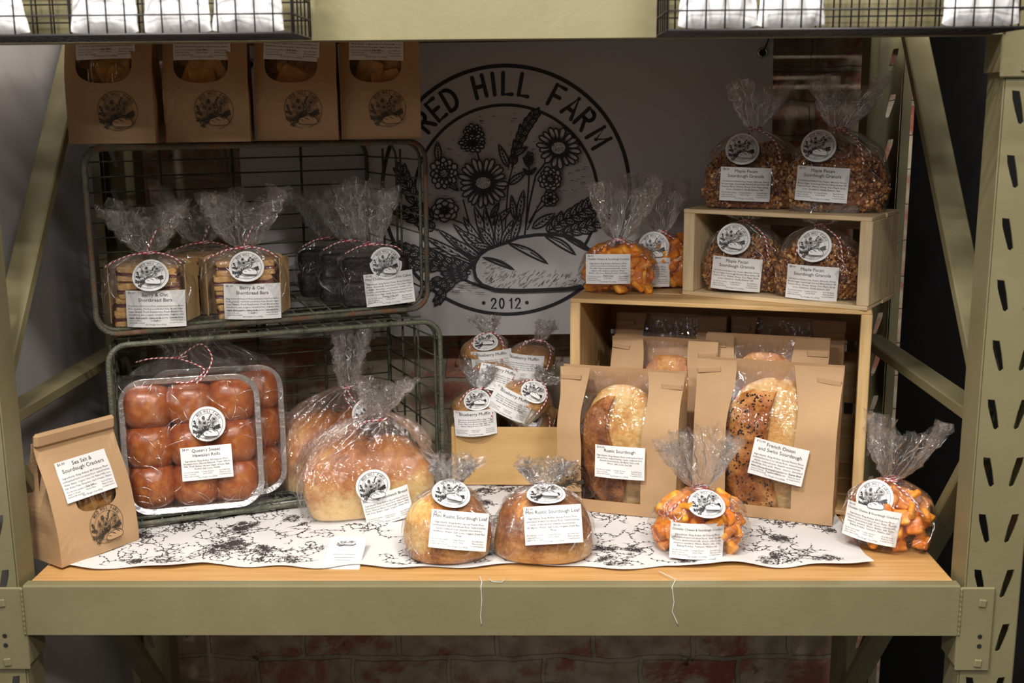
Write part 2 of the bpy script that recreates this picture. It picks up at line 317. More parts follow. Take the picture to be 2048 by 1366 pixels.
class Ink:
    """flat print: painter's order kept as tiny steps of height"""
    def __init__(s, dz): s.mb = MB(); s.k = 0; s.dz = dz
    def step(s): s.k += 1
    def stroke(s, pts, w, mi=1, closed=False, taper=False):
        P = [Vector((p[0], p[1])) for p in pts]; n = len(P)
        if n < 2: return
        vs = []; z = s.k*s.dz
        for i in range(n):
            a = P[(i-1) % n] if (closed or i) else P[i]; b = P[(i+1) % n] if (closed or i < n-1) else P[i]
            t = (b-a); t = t.normalized() if t.length > 1e-9 else Vector((1, 0)); nn = Vector((-t.y, t.x))
            ww = w/2*((1-.85*i/(n-1)) if taper == 1 else (math.sin(PI*(i+.3)/(n-.4)) if taper == 2 else 1))
            vs += [(*(P[i]+nn*ww), z), (*(P[i]-nn*ww), z)]
        fs = [(2*i, 2*i+1, (2*i+3) % (2*n), (2*i+2) % (2*n)) for i in range(n if closed else n-1)]
        s.mb.add(vs, fs, mi)
    def rstroke(s, pts, w, mi=1):
        s.stroke(pts, w, mi)
        for p in pts: s.fill(arc(p[0], p[1], w/2, w/2, 0, 315, 7), mi)
    def fill(s, pts, mi=0):
        z = s.k*s.dz; s.mb.add([(p[0], p[1], z) for p in pts], [tuple(range(len(pts)))], mi)
    def disc(s, cx, cy, rx, ry, mi=0, n=20): s.fill(arc(cx, cy, rx, ry, 0, 360-360/n, n-1), mi)

def emblem(full):
    rnd = random.Random(4); I = Ink(1.1e-4 if full else 6e-4)
    def P(x, y): return ((760+x/2.846-1016)/252, (391-(200+y/2.846))/252)
    lw = .0135 if full else .02
    def ring(cx, cy, r, w, a0=0, a1=360):
        n = 96 if full else 48; I.stroke(arc(cx, cy, r, r, a0, a1, n), w)
    if not full:
        ring(0, 0, .985, .022); ring(0, -.05, .745, .016)
    else:
        ring(0, 0, .995, .030); ring(0, -.05, .742, .024)
    # lettering round the top, date below
    for ch, an in zip('REDHILLFARM', (138.6, 129.7, 120.5, 103.6, 96, 88.6, 79.4, 61.6, 51.4, 42, 30)):
        wd, st = GLY[ch]; h = .165; R = .775; a = D2(an-90)
        for s_ in st:
            q = []
            for x, y in s_:
                lx = (x-wd/2)*h*.95; ly = R+y*h; q.append((lx*math.cos(a)-ly*math.sin(a), lx*math.sin(a)+ly*math.cos(a)))
            (I.rstroke if full else I.stroke)(q, .031 if full else .028)
    for k, ch in enumerate('2012'):
        wd, st = GLY[ch]
        for s_ in st:
            q = [(-.125+k*.066+x*.07+(.018 if ch == '1' else 0), -.945+y*.082) for x, y in s_]
            (I.rstroke if full else I.stroke)(q, .0135)
    for x in (-.19, .165): I.disc(x, -.90, .016, .016, 1, 12)
    I.step()
    def leaf(a, b, w, veins=5, dark=False):
        a = Vector(P(*a)); b = Vector(P(*b)); d = b-a; L = d.length
        if L < 1e-6: return
        t = d/L; nn = Vector((-t.y, t.x)); w = w/2.846/252; I.step(); n = 9
        prof = [math.sin(PI*min(1, (i/n))**.85)**.9*(1-.15*i/n) if 0 < i < n else 0 for i in range(n+1)]
        l = [a+t*L*i/n+nn*w/2*prof[i] for i in range(n+1)]; r = [a+t*L*i/n-nn*w/2*prof[i] for i in range(n, -1, -1)]
        out = l+r[1:-1]
        if not full:
            I.fill(out, 1); return
        I.fill(out, 0); I.step(); I.stroke(out, lw, closed=True); I.stroke([a, a+d*.85], lw*.8, taper=1)
        for k in range(veins):
            f = .12+.75*k/veins
            for sd in (-1, 1):
                p = a+d*f; q = a+d*min(.97, f+.16)+nn*sd*w/2*.72*math.sin(PI*min(1, f+.08))
                I.stroke([p, (p+q)/2+t*.002, q], lw*.75, taper=1)
    def flower(c, rx, ry, n, drx, dry, rot=0, layers=1, pw=1.0):
        cx, cy = P(*c); S = 1/2.846/252; cr, sr = math.cos(rot), math.sin(rot)
        def T(r, an): x, y = r*math.cos(an)*rx*S, r*math.sin(an)*ry*S; return (cx+x*cr-y*sr, cy+x*sr+y*cr)
        for ly in range(layers):
            o = list(range(n)); rnd.shuffle(o); sc = 1-.28*ly
            for k in o:
                an = 2*PI*(k+ly*.5)/n+rnd.uniform(-.06, .06); R1 = sc*rnd.uniform(.88, 1.04); hw = PI/n*1.02*pw; I.step()
                pts = [T(.25, an-hw*.5), T(R1*.65, an-hw*.98), T(R1*.9, an-hw*.72), T(R1, an-hw*.12), T(R1*.99, an+hw*.2), T(R1*.88, an+hw*.75), T(R1*.62, an+hw*.95), T(.25, an+hw*.5)]
                I.fill(pts, 0); I.step(); I.stroke(pts, lw*(1 if full else .8), closed=True)
                if full:
                    for u in (-.4, 0, .4): I.stroke([T(.3, an+u*hw), T(R1*rnd.uniform(.55, .8), an+u*hw)], lw*.7, taper=1)
        I.step(); I.fill([T(.98*drx/rx, 2*PI*i/20) if drx == dry else (cx+(drx*S*math.cos(2*PI*i/20))*cr-(dry*S*math.sin(2*PI*i/20))*sr, cy+(drx*S*math.cos(2*PI*i/20))*sr+(dry*S*math.sin(2*PI*i/20))*cr) for i in range(20)], 1 if not full else 0)
        if full:
            I.step(); I.stroke(arc(cx, cy, drx*S, dry*S, 0, 342, 19), lw, closed=True)
            for k in range(70):
                a = rnd.uniform(0, 6.28); q = math.sqrt(rnd.random()); I.disc(cx+math.cos(a)*q*drx*S*.9, cy+math.sin(a)*q*dry*S*.9, .0035, .0035, 1, 5)
    def stem(pts, w=8):
        I.step(); q = [P(*p) for p in pts]; c = []
        for i in range(len(q)-1):
            for k in range(4): c.append((lerp(q[i][0], q[i+1][0], k/4), lerp(q[i][1], q[i+1][1], k/4)))
        c.append(q[-1]); I.stroke(c, w/2.846/252*(1 if full else 1.6))
    def frond(pts, n, ll, lwid, spread=.6, one=0):
        stem(pts, 7)
        V = [Vector(p) for p in pts]; seg = [(V[i+1]-V[i]).length for i in range(len(V)-1)]; T = sum(seg)
        if not full: n = max(3, int(n*.6)); ll *= 1.25; lwid *= 1.5
        for k in range(n):
            s_ = T*(k+.5)/n; i = 0
            while i < len(seg)-1 and s_ > seg[i]: s_ -= seg[i]; i += 1
            p = V[i]+(V[i+1]-V[i])*(s_/seg[i]); d = (V[i+1]-V[i]).normalized(); sc = .75+.35*math.sin(PI*k/n)
            for sd in ((-1, 1) if not one else (one,)):
                c, s2 = math.cos(spread*sd), math.sin(spread*sd); e = Vector((d.x*c-d.y*s2, d.x*s2+d.y*c))
                leaf(p, p+e*ll*sc*rnd.uniform(.9, 1.1), lwid, 4)
        leaf(V[-1]-(V[-1]-V[-2]).normalized()*4, V[-1]+(V[-1]-V[-2]).normalized()*ll*.8, lwid, 4)
    if full:   # short dashes of sky
        for k in range(260):
            x = rnd.uniform(-.72, .72); y = rnd.uniform(-.15, .66)
            if x*x+(y+.05)**2 < .69**2:
                l_ = rnd.choice((.008, .02, .04)); I.stroke([(x, y), (x+l_, y+rnd.uniform(-.002, .002))], .006, taper=1)
    # stems
    stem([(560, 290), (585, 380), (600, 480)]); stem([(920, 110), (800, 300), (745, 480), (730, 640), (720, 800)])
    stem([(975, 350), (900, 450), (862, 620), (835, 790)], 10); stem([(865, 380), (862, 480), (845, 700), (838, 790)], 9)
    stem([(980, 500), (930, 600), (860, 720)], 8); stem([(985, 590), (900, 660), (850, 760)], 8)
    stem([(480, 580), (510, 700), (540, 850)], 9); stem([(600, 600), (640, 720), (660, 850)], 9); stem([(400, 690), (480, 720), (560, 850)], 8)
    # wheat spike above, left ear, leaf branch at right
    frond([(762, 400), (790, 300), (830, 200), (895, 105)], 8, 62, 26, .45)
    frond([(330, 700), (220, 620), (170, 520), (130, 420)], 8, 75, 34, .55)
    frond([(330, 760), (230, 700), (150, 660), (110, 640)], 5, 70, 34, .55)
    frond([(960, 790), (1040, 720), (1140, 670), (1260, 600)], 9, 78, 38, .65)
    frond([(1010, 810), (1110, 770), (1210, 740), (1290, 700)], 7, 64, 34, .6)
    leaf((745, 400), (690, 270), 38); leaf((745, 495), (845, 425), 40); leaf((770, 330), (855, 285), 30)
    for a, b, w in (((800, 700), (830, 530), 40), ((880, 750), (1010, 665), 52), ((780, 700), (760, 560), 34), ((650, 730), (760, 630), 40), ((640, 690), (690, 600), 30), ((700, 800), (660, 640), 34)): leaf(a, b, w)
    # fan of long leaves
    for a, b, w in (((560, 930), (330, 750), 44), ((575, 920), (395, 800), 44), ((590, 900), (420, 720), 42), ((600, 890), (480, 680), 46), ((620, 870), (470, 760), 40), ((630, 870), (545, 620), 52), ((650, 860), (600, 640), 46),
                    ((680, 850), (690, 660), 46), ((700, 850), (770, 700), 44), ((720, 840), (760, 760), 40), ((760, 830), (815, 670), 40), ((555, 950), (290, 860), 46), ((545, 960), (250, 790), 44), ((540, 970), (230, 900), 44), ((660, 860), (570, 740), 40), ((640, 860), (520, 840), 38)): leaf(a, b, w)
    frond([(535, 985), (400, 950), (250, 900), (110, 850)], 9, 70, 30, .5)
    frond([(520, 1000), (380, 970), (230, 960), (110, 930)], 8, 66, 28, .5)
    frond([(520, 1010), (430, 1040), (370, 1090), (330, 1160)], 6, 62, 26, .45)
    frond([(470, 990), (380, 1020), (300, 1070), (250, 1120)], 5, 56, 26, .45)
    # flowers
    flower((545, 210), 62, 62, 11, 14, 14, layers=3); flower((540, 260), 78, 55, 12, 12, 12, layers=2)
    flower((375, 430), 85, 95, 12, 26, 26, layers=3, pw=1.1); leaf((345, 360), (340, 250), 40); leaf((400, 480), (455, 530), 30)
    flower((375, 640), 88, 75, 7, 14, 14, .2, layers=2, pw=1.1)
    flower((1032, 290), 130, 112, 18, 44, 38, -.5); flower((600, 485), 146, 146, 22, 48, 38)
    flower((865, 350), 26, 40, 7, 6, 6, layers=2); leaf((865, 400), (830, 340), 16); leaf((865, 440), (905, 400), 18); leaf((862, 440), (830, 405), 18)
    flower((985, 465), 70, 70, 10, 20, 20, layers=3, pw=1.2); flower((985, 580), 52, 48, 6, 10, 10, layers=2, pw=1.1)
    # loaf
    I.step(); I.step()
    B = [(540, 990), (545, 950), (575, 900), (620, 868), (680, 846), (730, 830), (800, 800), (900, 786), (1010, 784), (1090, 798), (1160, 830), (1215, 880), (1250, 940), (1255, 1000), (1235, 1050), (1180, 1085), (1080, 1102), (930, 1108), (800, 1111), (660, 1104), (585, 1075), (550, 1035)]
    B = [P(*p) for p in B]; I.k += 6; top_ = B[:15]; bot_ = B[14:]+B[:1]; nn_ = 40; xa_ = B[0][0]; xb_ = B[14][0]
    def at_(L_, x):
        L_ = sorted(L_)
        for i in range(len(L_)-1):
            if L_[i][0] <= x <= L_[i+1][0] and L_[i+1][0] > L_[i][0]: return lerp(L_[i][1], L_[i+1][1], (x-L_[i][0])/(L_[i+1][0]-L_[i][0]))
        return L_[0][1] if x < L_[0][0] else L_[-1][1]
    tl_ = [p for p in B[:14]]; bl_ = [B[0]]+B[14:][::-1]; xs_ = [lerp(min(p[0] for p in B)+.004, max(p[0] for p in B)-.004, i/nn_) for i in range(nn_+1)]
    z_ = I.k*I.dz; vv = []
    for x in xs_: a_, c_ = at_(tl_, x), at_(bl_, x); vv += [(x, lerp(c_, a_, q/3), z_) for q in range(4)]
    I.mb.add(vv, [(4*i+q, 4*i+4+q, 4*i+5+q, 4*i+1+q) for i in range(nn_) for q in range(3)], 0); I.k += 5; I.stroke(B, .028 if full else .035, closed=True)
    for (x0, y0), (x1, y1), w in (((590, 915), (775, 990), 34), ((735, 832), (972, 957), 52), ((950, 792), (1132, 905), 56), ((1060, 795), (1200, 880), 30)):
        a, b = Vector(P(x0, y0)), Vector(P(x1, y1)); d = b-a; nn = Vector((-d.y, d.x)).normalized(); w = w/2.846/252; I.k += 3; n = 10
        o1 = [a+d*i/n+nn*w*.55*math.sin(PI*i/n) for i in range(n+1)]; o2 = [a+d*i/n-nn*w*.12*math.sin(PI*i/n) for i in range(n-1, 0, -1)]
        if full: I.fill(o1+o2, 0); I.step(); I.stroke(o1+o2, .017, closed=True); I.stroke([a+d*.1+nn*w*.12, a+d*.5+nn*w*.3, a+d*.9+nn*w*.12], .014, taper=2)
        else: I.fill(o1+o2, 1)
    if full:
        I.step()
        for k in range(150):
            x = rnd.uniform(600, 1225); y = rnd.uniform(1000, 1095); x2 = x+rnd.uniform(8, 26); I.stroke([P(x, y+8), P(x2, y-rnd.uniform(4, 14))], .0065, taper=2)
        for k in range(60):
            x = rnd.uniform(580, 720); y = rnd.uniform(930, 1060); I.stroke([P(x, y), P(x+14, y-8)], .005, taper=2)
        for k in range(36):
            x = rnd.uniform(330, 560) if k % 2 else rnd.uniform(1080, 1300); y = rnd.uniform(1040, 1120); I.stroke([P(x, y), P(x+rnd.uniform(20, 70), y+4)], .007, taper=2)
    return I.mb
EMB_FULL = emblem(True); EMB_S = emblem(False)

TXT = {}
def text_geo(body, align='CENTER', res=1):
    key = (body, align, res)
    if key not in TXT:
        cu = bpy.data.curves.new('t', 'FONT'); cu.body = body; cu.align_x = align; cu.size = 1; cu.resolution_u = res
        ob = bpy.data.objects.new('t', cu); me = ob.to_mesh(); TXT[key] = ([tuple(v.co) for v in me.vertices], [tuple(p.vertices) for p in me.polygons])
        ob.to_mesh_clear(); bpy.data.objects.remove(ob); bpy.data.curves.remove(cu)
    return TXT[key]
def rounded_rect(w, h, r, n=4):
    out = []
    for cx, cy, a in ((w/2-r, h/2-r, 0), (-w/2+r, h/2-r, 90), (-w/2+r, -h/2+r, 180), (w/2-r, -h/2+r, 270)): out += arc(cx, cy, r, r, a, a+90, n)
    return out
LAB = {}
def label_mesh(key, title, body, price='$6.00', w=.076, h=.051, bend=.10, tilt_seed=0, ts=None):
    """paper label in the local XZ plane facing -Y, bent back at its ends, text as thin ink above it"""
    k = (key, w, h, bend)
    if k in LAB: return LAB[k]
    mb = MB(); rr = random.Random(sum(map(ord, key)))
    amp = .0006; ph = rr.uniform(0, 6)
    def B(x, z, o): return (x, x*x/(2*bend)+amp*math.sin(z*140+ph+x*60)-o, z)
    def paper(u, v):
        x = (u-.5)*w; z = (v-.5)*h; return B(x, z, 0)
    mb.grid(paper, 10, 6, 0)
    mb.grid(lambda u, v: B((.5-u)*w, (v-.5)*h, -.0002), 10, 6, 0)
    def put(t, x, z, s, mi=1, align='CENTER', maxw=None, res=1):
        vs, fs = text_geo(t, align, res)
        if not vs: return
        xs = [p[0] for p in vs]; ww = max(xs)-min(xs)
        if maxw and ww*s > maxw: s = maxw/ww
        mb.add([B(p[0]*s+x, p[1]*s+z, .00045) for p in vs], fs, mi)
    ts = ts or h*.135; z = h/2-h*.155
    if len(title) == 1: z -= h*.04
    for t in title: put(t, 0, z, ts, 1, 'CENTER', w*.94, 2); z -= ts*1.05
    put(price, -w*.46, h/2-h*.09, h*.085, 1, 'LEFT')
    z -= h*.0; bs = h*.072
    words = body.split(); lines = []; cur = ''
    for x in words:
        if len(cur)+len(x) > 50*(w/.076)*(.051/h)**.0: lines.append(cur); cur = x
        else: cur = (cur+' '+x).strip()
    lines.append(cur)
    for l in lines[:6]: put(l, 0, z, bs, 1, 'CENTER', w*.93); z -= bs*1.12
    z = -h*.27; fs_ = h*.055
    for i, l in enumerate(('For the best quality', 'enjoy or freeze', 'before 08-16-2024')): put(l, -w*.46, z-i*fs_*1.15, fs_, 2, 'LEFT')
    for i, l in enumerate(('Cottage Kitchen', 'Home Made')): put(l, 0, z-i*fs_*1.15, fs_, 2)
    put('Net Weight 15oz (425g)', 0, -h*.44, fs_, 2)
    for i, l in enumerate(('Red Hill Farm', 'Made by hand', 'in small batches')): put(l, w*.34, z-i*fs_*1.15, fs_, 2)
    LAB[k] = mb.mesh('ingredients_label', ['paper', 'ink', 'ink_grey']); return LAB[k]
STK = {}
def sticker_mesh(r=.0255, bend=.06):
    k = (r, bend)
    if k in STK: return STK[k]
    mb = MB()
    def B(x, z, o): return (x, (x*x+.4*z*z)/(2*bend)-o, z)
    def disc(sg):
        return lambda u, v: B(sg*math.cos(2*PI*u)*r*v, math.sin(2*PI*u)*r*v, 0 if sg > 0 else -.0002)
    mb.grid(disc(1), 36, 4, 0, closeu=True); mb.grid(disc(-1), 36, 4, 0, closeu=True)
    e = r*.86
    mb.add([B(x*e, y*e, .00035+z*.018) for x, y, z in EMB_S.v], EMB_S.f); mb.m[-len(EMB_S.m):] = EMB_S.m
    STK[k] = mb.mesh('logo_sticker', ['paper', 'ink']); return STK[k]
def print_mesh(r, fill, ink, f=None):
    mb = MB(); f = f or (lambda x, z, o: (x, -o, z))
    mb.add([f(x*r, y*r, .0003+z*.018) for x, y, z in EMB_S.v], EMB_S.f); mb.m = list(EMB_S.m)
    return mb.mesh('printed_logo', [fill, ink])

ING = {
 'granola': (('Maple Pecan', 'Sourdough Granola'), 'Old Fashioned Rolled Oats, Pecans, Almonds, Honey, Brown Sugar, Sourdough Discard (King Arthur All Purpose Flour, Water), Honey, Pure Maple Syrup, Love, Cinnamon, Vanilla Extract, Salt', '$8.00'),
 'shortbread': (('Berry & Oat', 'Shortbread Bars'), 'King Arthur All Purpose Flour (unbleached hard red wheat flour, enzyme), Old Fashioned Rolled Oats, Brown Sugar, Sugar, Butter, Fresh Raspberries, Fresh Blueberries, Strawberry Jam (organic strawberries, organic cane sugar, fruit pectin, citric acid), Love, Lemon Juice, Salt', '$6.00'),
 'zucchini': (('Mini Chocolate Zucchini Cakes',), 'Ingredients: King Arthur Flour, Fresh Zucchini, Butter, Buttermilk, Semi Sweet Chocolate Chips (sugar, chocolate, cocoa butter, lecithin, soy lecithin, natural flavors), Dutch Processed Cocoa Powder, Love, Eggs, Vanilla Extract, Baking Powder, Baking Soda, Salt', '$6.00'),
 'rolls': (("Queen's Sweet", 'Hawaiian Rolls'), 'Ingredients: King Arthur All Purpose Flour, Pineapple Juice (Special Extract), Yeast, Whole Milk, Fresh Butter, Brown Sugar, Honey, Eggs, Kosher Salt, Love, Vanilla', '$8.00'),
 'sandwich': (('Sourdough Sandwich Bread',), 'Ingredients: King Arthur Special Patent Flour (unbleached hard red wheat flour, malted barley flour), Filtered Water, Sourdough Starter, Milk, Salt, Love, Butter, Sugar, Organic White Flour', '$10.00'),
 'rustic': (('Rustic Sourdough',), 'Ingredients: King Arthur Flour (unbleached hard wheat flour, malted barley, niacin, reduced iron, thiamin mononitrate, riboflavin, folic acid), Water, Salt, Love, Sea Salt', '$10.00'),
 'onion': (('French Onion', 'and Swiss Sourdough'), 'Ingredients: King Arthur Special Patent Flour (unbleached hard red wheat flour, malted barley, niacin, reduced iron, thiamin mononitrate, riboflavin, folic acid), Water, Onions, Shredded Swiss Cheese, Organic Dried Onions, Thyme, Black Pepper, Salt, Love', '$12.00'),
 'mini': (('Mini Rustic Sourdough Loaf',), 'Ingredients: King Arthur Special Patent Flour (unbleached hard red wheat flour, malted barley, niacin, reduced iron, thiamin mononitrate, riboflavin), Water, Salt, Love, Organic Dark Rye Flour', '$5.00'),
 'cheddar': (('Cheddar Cheese & Sourdough Crackers',), 'Ingredients: King Arthur All Purpose Flour (unbleached hard red wheat flour), Sharp Cheddar Cheese (pasteurized milk, cheese culture, salt, enzymes, annatto), Water, Butter, Salt, Love, Baking Powder, Turmeric, Maldon Salt', '$6.00'),
 'salt': (('Sea Salt &', 'Sourdough Crackers'), 'Ingredients: King Arthur All Purpose Flour (unbleached hard red wheat flour, malted barley), Water, Butter, Organic Olive Oil, Malted Milk, Love, Salt, Active Yeast, Rosemary, Garlic Powder, Maldon Sea Salt', '$6.00'),
 'muffin': (('Blueberry Muffin',), 'Ingredients: King Arthur Flour, Sugar, Fresh Blueberries, Dried Blueberries, Butter, Sour Cream, Milk, Love, Brown Sugar, Eggs, Vanilla Extract, Baking Powder, Salt, Nutmeg', '$2.50'),
}
def add_label(kind, parent, loc, rot=(0, 0, 0), w=.076, h=.051, bend=.10, ts=None):
    t, b, p = ING[kind]; return link('ingredients_label', label_mesh(kind, t, b, p, w, h, bend, ts=ts), parent, loc, rot)
def add_sticker(parent, loc, rot=(0, 0, 0), r=.0255, bend=.06): return link('logo_sticker', sticker_mesh(r, bend), parent, loc, rot)

# ------------------------------------------------------------------ room
def structure(name, mb, mat): return tag(mb.build(name, mat), kind='structure')
b = MB(); b.box((0.02, .88, .35), (1.508, .16, 2.6)); structure('wall_back', b, 'brick')
b = MB(); b.box((-.745, .1, .35), (.05, 1.4, 2.6)); structure('wall_left', b, 'plaster')
b = MB(); b.box((.2, -1.0, -.98), (5.2, 5.2, .06)); structure('floor', b, 'concrete')
b = MB(); b.box((0.027, .7085, .775), (1.494, .177, .03)); structure('light_block_ledge_1', b, 'plaster')  # unseen ledge added to stop light leaking onto the back brick
b = MB(); b.box((2.0, 1.5, .6), (2.6, .1, 3.1)); b.box((.98, .85, .6), (.05, 1.3, 3.1)); structure('dark_void_block', b, 'black')  # black panels for the unlit void; side one added to block ambient light

# ------------------------------------------------------------------ pallet rack
PX0, PX1 = .618, .690       # inner and outer face of a post
def slot_web(mb, x0, x1, z0, z1, y, th=.0022, pitch=.0755, zs=.079):
    """web plate with two leaning teardrop slots per pitch, cut right through"""
    xm = (x0+x1)/2; k0 = math.floor((z0-zs)/pitch); k = k0
    while zs+(k)*pitch < z1:
        a = max(z0, zs+(k-.5)*pitch); c = min(z1, zs+(k+.5)*pitch)
        if c > a:
            full = (c-a) > pitch*.99
            for sd in (-1, 1):
                xa, xb = (x0, xm) if sd < 0 else (xm, x1); cx = (xa+xb)/2+sd*.0006; cz = (a+c)/2
                if not full:
                    for yy in (y, y+th): mb.add([(xa, yy, a), (xb, yy, a), (xb, yy, c), (xa, yy, c)], [(0, 1, 2, 3)])
                    continue
                hole = [(cx+sd*.0085, cz+.0195), (cx-sd*.0005, cz+.0185), (cx-sd*.0045, cz+.002), (cx-sd*.0080, cz-.0175), (cx-sd*.0050, cz-.0205), (cx-sd*.0015, cz-.0185), (cx+sd*.0040, cz-.002), (cx+sd*.0075, cz+.010)]
                hole = [(p[0]-sd*.0005, p[1]) for p in hole]; n = len(hole); ho = sum(p[0] for p in hole)/n, sum(p[1] for p in hole)/n
                outer = []
                for p in hole:
                    dx, dz = p[0]-ho[0], p[1]-ho[1]; t = min(((xb if dx > 0 else xa)-ho[0])/dx if abs(dx) > 1e-9 else 1e9, ((c if dz > 0 else a)-ho[1])/dz if abs(dz) > 1e-9 else 1e9)
                    outer.append((ho[0]+dx*t, ho[1]+dz*t))
                # make sure the rectangle's corners are kept
                ring = sorted([(math.atan2(q[1]-ho[1], q[0]-ho[0]), q, i) for i, q in enumerate(outer)]+[(math.atan2(q[1]-ho[1], q[0]-ho[0]), q, None) for q in ((xa, a), (xb, a), (xb, c), (xa, c))], key=lambda e: e[0])
                hs = []; last = None
                for e in ring+ring:
                    if e[2] is not None: last = e[2]
                    hs.append(last)
                hs = hs[len(ring):]
                vs = [(q[1][0], yy, q[1][1]) for yy in (y, y+th) for q in ring]+[(h_[0], yy, h_[1]) for yy in (y, y+th) for h_ in hole]
                m = len(ring); fs = []
                for i in range(m):
                    j = (i+1) % m; h0, h1 = hs[i], hs[j]
                    for s_ in (0, 1):
                        q = [s_*m+i, s_*m+j, 2*m+s_*n+h1] + ([2*m+s_*n+h0] if h0 != h1 else []); fs.append(q)
                for i in range(n): fs.append((2*m+i, 2*m+(i+1) % n, 2*m+n+(i+1) % n, 2*m+n+i))
                mb.add(vs, fs)
        k += 1
def post_mesh(sx, front):
    mb = MB(); z0, z1 = -.95, 1.25; y0 = 0.0 if front else .608
    x0, x1 = (sx*PX0, sx*PX1) if sx > 0 else (sx*PX1, sx*PX0)
    slot_web(mb, x0+.002, x1-.002, z0, z1, y0)
    s = 1 if front else -1
    for x in (x0+.001, x1-.001):
        mb.box((x, y0+s*.026, (z0+z1)/2), (.0022, .050, z1-z0), bev=.0008)
    for x, d in ((x0, 1), (x1, -1)): mb.box((x+d*.008, y0+s*.0505, (z0+z1)/2), (.014, .0022, z1-z0))
    return mb
for sx, side in ((-1, 'left'), (1, 'right')):
    up_ = thing('upright_frame', f'olive green slotted steel upright frame at the {side} end of the rack', 'rack frame', (0, 0, 0), group=None)
    up_.location = (sx*.654, .3, -.95)
    for front in (True, False):
        link('post', post_mesh(sx, front).mesh('post', 'olive'), up_, (-sx*.654, -.3, .95))
    def brace(p, q, name='brace'):
        mb = MB(); p = Vector(p); q = Vector(q); d = q-p; L = d.length; ang = math.atan2(d.z, d.y)
        mb.box((sx*.6435, (p.y+q.y)/2, (p.z+q.z)/2), (.037, L, .017), (ang, 0, 0), bev=.002); link(name, mb.mesh(name, 'olive'), up_, (-sx*.654, -.3, .95))
    brace((0, .055, .212), (0, .555, .212)); brace((0, .05, .262), (0, .50, .815)); brace((0, .05, .160), (0, .556, -.445)); brace((0, .055, -.62), (0, .555, -.62))

def beam(z, name, label):
    """step beam: z is its top edge; end plates with a returned tab lap over the posts"""
    t = thing(name, label, 'shelf beam', (0, 0, z-.0674))
    mb = MB(); L = 1.222
    prof = [(0, 0), (0, .0674), (.004, .0690), (.018, .0690), (.018, .052), (.045, .052), (.045, 0)]
    prof = [(-.004+y, zz) for y, zz in prof]; n = len(prof)
    mb.add([(x, p[0], p[1]) for x in (-L/2, L/2) for p in prof], [(i, (i+1) % n, n+(i+1) % n, n+i) for i in range(n)]+[tuple(range(n)), tuple(range(n, 2*n))])
    link('beam_rail', mb.mesh('beam_rail', 'olive'), t)
    for sx in (-1, 1):
        e = MB(); xa = sx*.611; xb = sx*.656
        e.box(((xa+xb)/2, -.0035, .0674-.0585), (abs(xb-xa), .004, .117), bev=.0018)
        e.box((sx*.6125, .022, .0674-.0585), (.0035, .05, .105), bev=.001)
        # weld bead and bolts
        e.tube([(sx*.612, -.0062, .0674-.001-i*.0021+.0004*math.sin(i*2.3)) for i in range(32)], [.0013+.0005*math.sin(i*1.9) for i in range(32)], 6)
        for zz in (.046, -.038): e.box((sx*.640, -.0062, zz), (.010, .003, .011), (0, sx*.12, 0), bev=.0015)
        pl = link('end_plate', e.mesh('end_plate', 'olive'), t)
        h_ = MB()
        for zz in (-.0005, -.014):
            h_.add([(sx*.640+math.cos(a*PI/6)*.0032, -.0060, zz+math.sin(a*PI/6)*.0032) for a in range(12)], [tuple(range(12))[::-1]])
        link('bolt_hole', h_.mesh('bolt_hole', 'black'), pl)
    return t
beam(0.0, 'shelf_beam', 'long olive green steel beam across the front of the lower shelf')
beam(.7585, 'shelf_beam', 'olive green steel beam across the top, behind the black wire baskets')
b = MB(); b.box((0, .30, -.008), (1.222, .562, .014), bev=.002)
tag(b.build('shelf_board', 'wood_board'), 'varnished golden plywood board laid on the lower shelf', 'shelf board')
b = MB(); b.box((0, .325, .7515), (1.222, .59, .014), bev=.002)
tag(b.build('shelf_board', 'wood_board', loc=(0, 0, 0)), 'plywood deck of the upper shelf, seen only as a dark edge', 'shelf board')
b = MB(); b.box((0, .672, .352), (1.236, .03, .035), bev=.003); tag(b.build('back_rail', 'olive'), 'olive green horizontal rail low behind the banner and upper basket', 'rail')
# back beams that carry the boards
for z in (-.015, .7445):
    hh = .071 if z < 0 else .018
    b = MB(); b.box((0, .590, z-hh/2), (1.234, .03, hh), bev=.003)
    tag(b.build('shelf_beam', 'olive'), 'rear olive beam under the back edge of the %s shelf' % ('lower' if z < 0 else 'upper'), 'shelf beam')

# ------------------------------------------------------------------ floral cloth
CX0, CX1, CY1 = -.605, .518, .54
def cloth_front(x): return .060+.007*math.sin(x*23+.5)*math.sin(x*5+1)+.004*math.sin(x*61)
def cloth_z(x, y):
    f = cloth_front(x); e = 1-sst(0, .045, y-f); c = .0016
    c += .010*max(0, math.sin(x*20+1.2)*math.sin(x*7+.4))*e*sst(-.63, -.5, x)*(1 if x < -.33 or x > .18 else .25)
    c += .0006*math.sin(x*70+y*40); return c+.0004
mb = MB()
def cf(u, v):
    x = lerp(CX0, CX1, u); f = cloth_front(x); y = lerp(f, CY1, v**1.6); return (x, y, cloth_z(x, y))
mb.grid(cf, 180, 40, 0)
rnd = random.Random(11)
def cstroke(P2, w, mi=1, taper=True):
    n = len(P2); vs = []
    for i in range(n):
        a = Vector(P2[max(0, i-1)]); c = Vector(P2[min(n-1, i+1)]); t = (c-a); t = t.normalized() if t.length > 1e-9 else Vector((1, 0)); q = Vector((-t.y, t.x)); ww = w/2*(1-.6*i/n if taper else 1)
        for s_ in (1, -1):
            p = Vector(P2[i])+q*ww*s_; vs.append((p.x, p.y, cloth_z(p.x, p.y)+.00035))
    mb.add(vs, [(2*i, 2*i+1, 2*i+3, 2*i+2) for i in range(n-1)], mi)
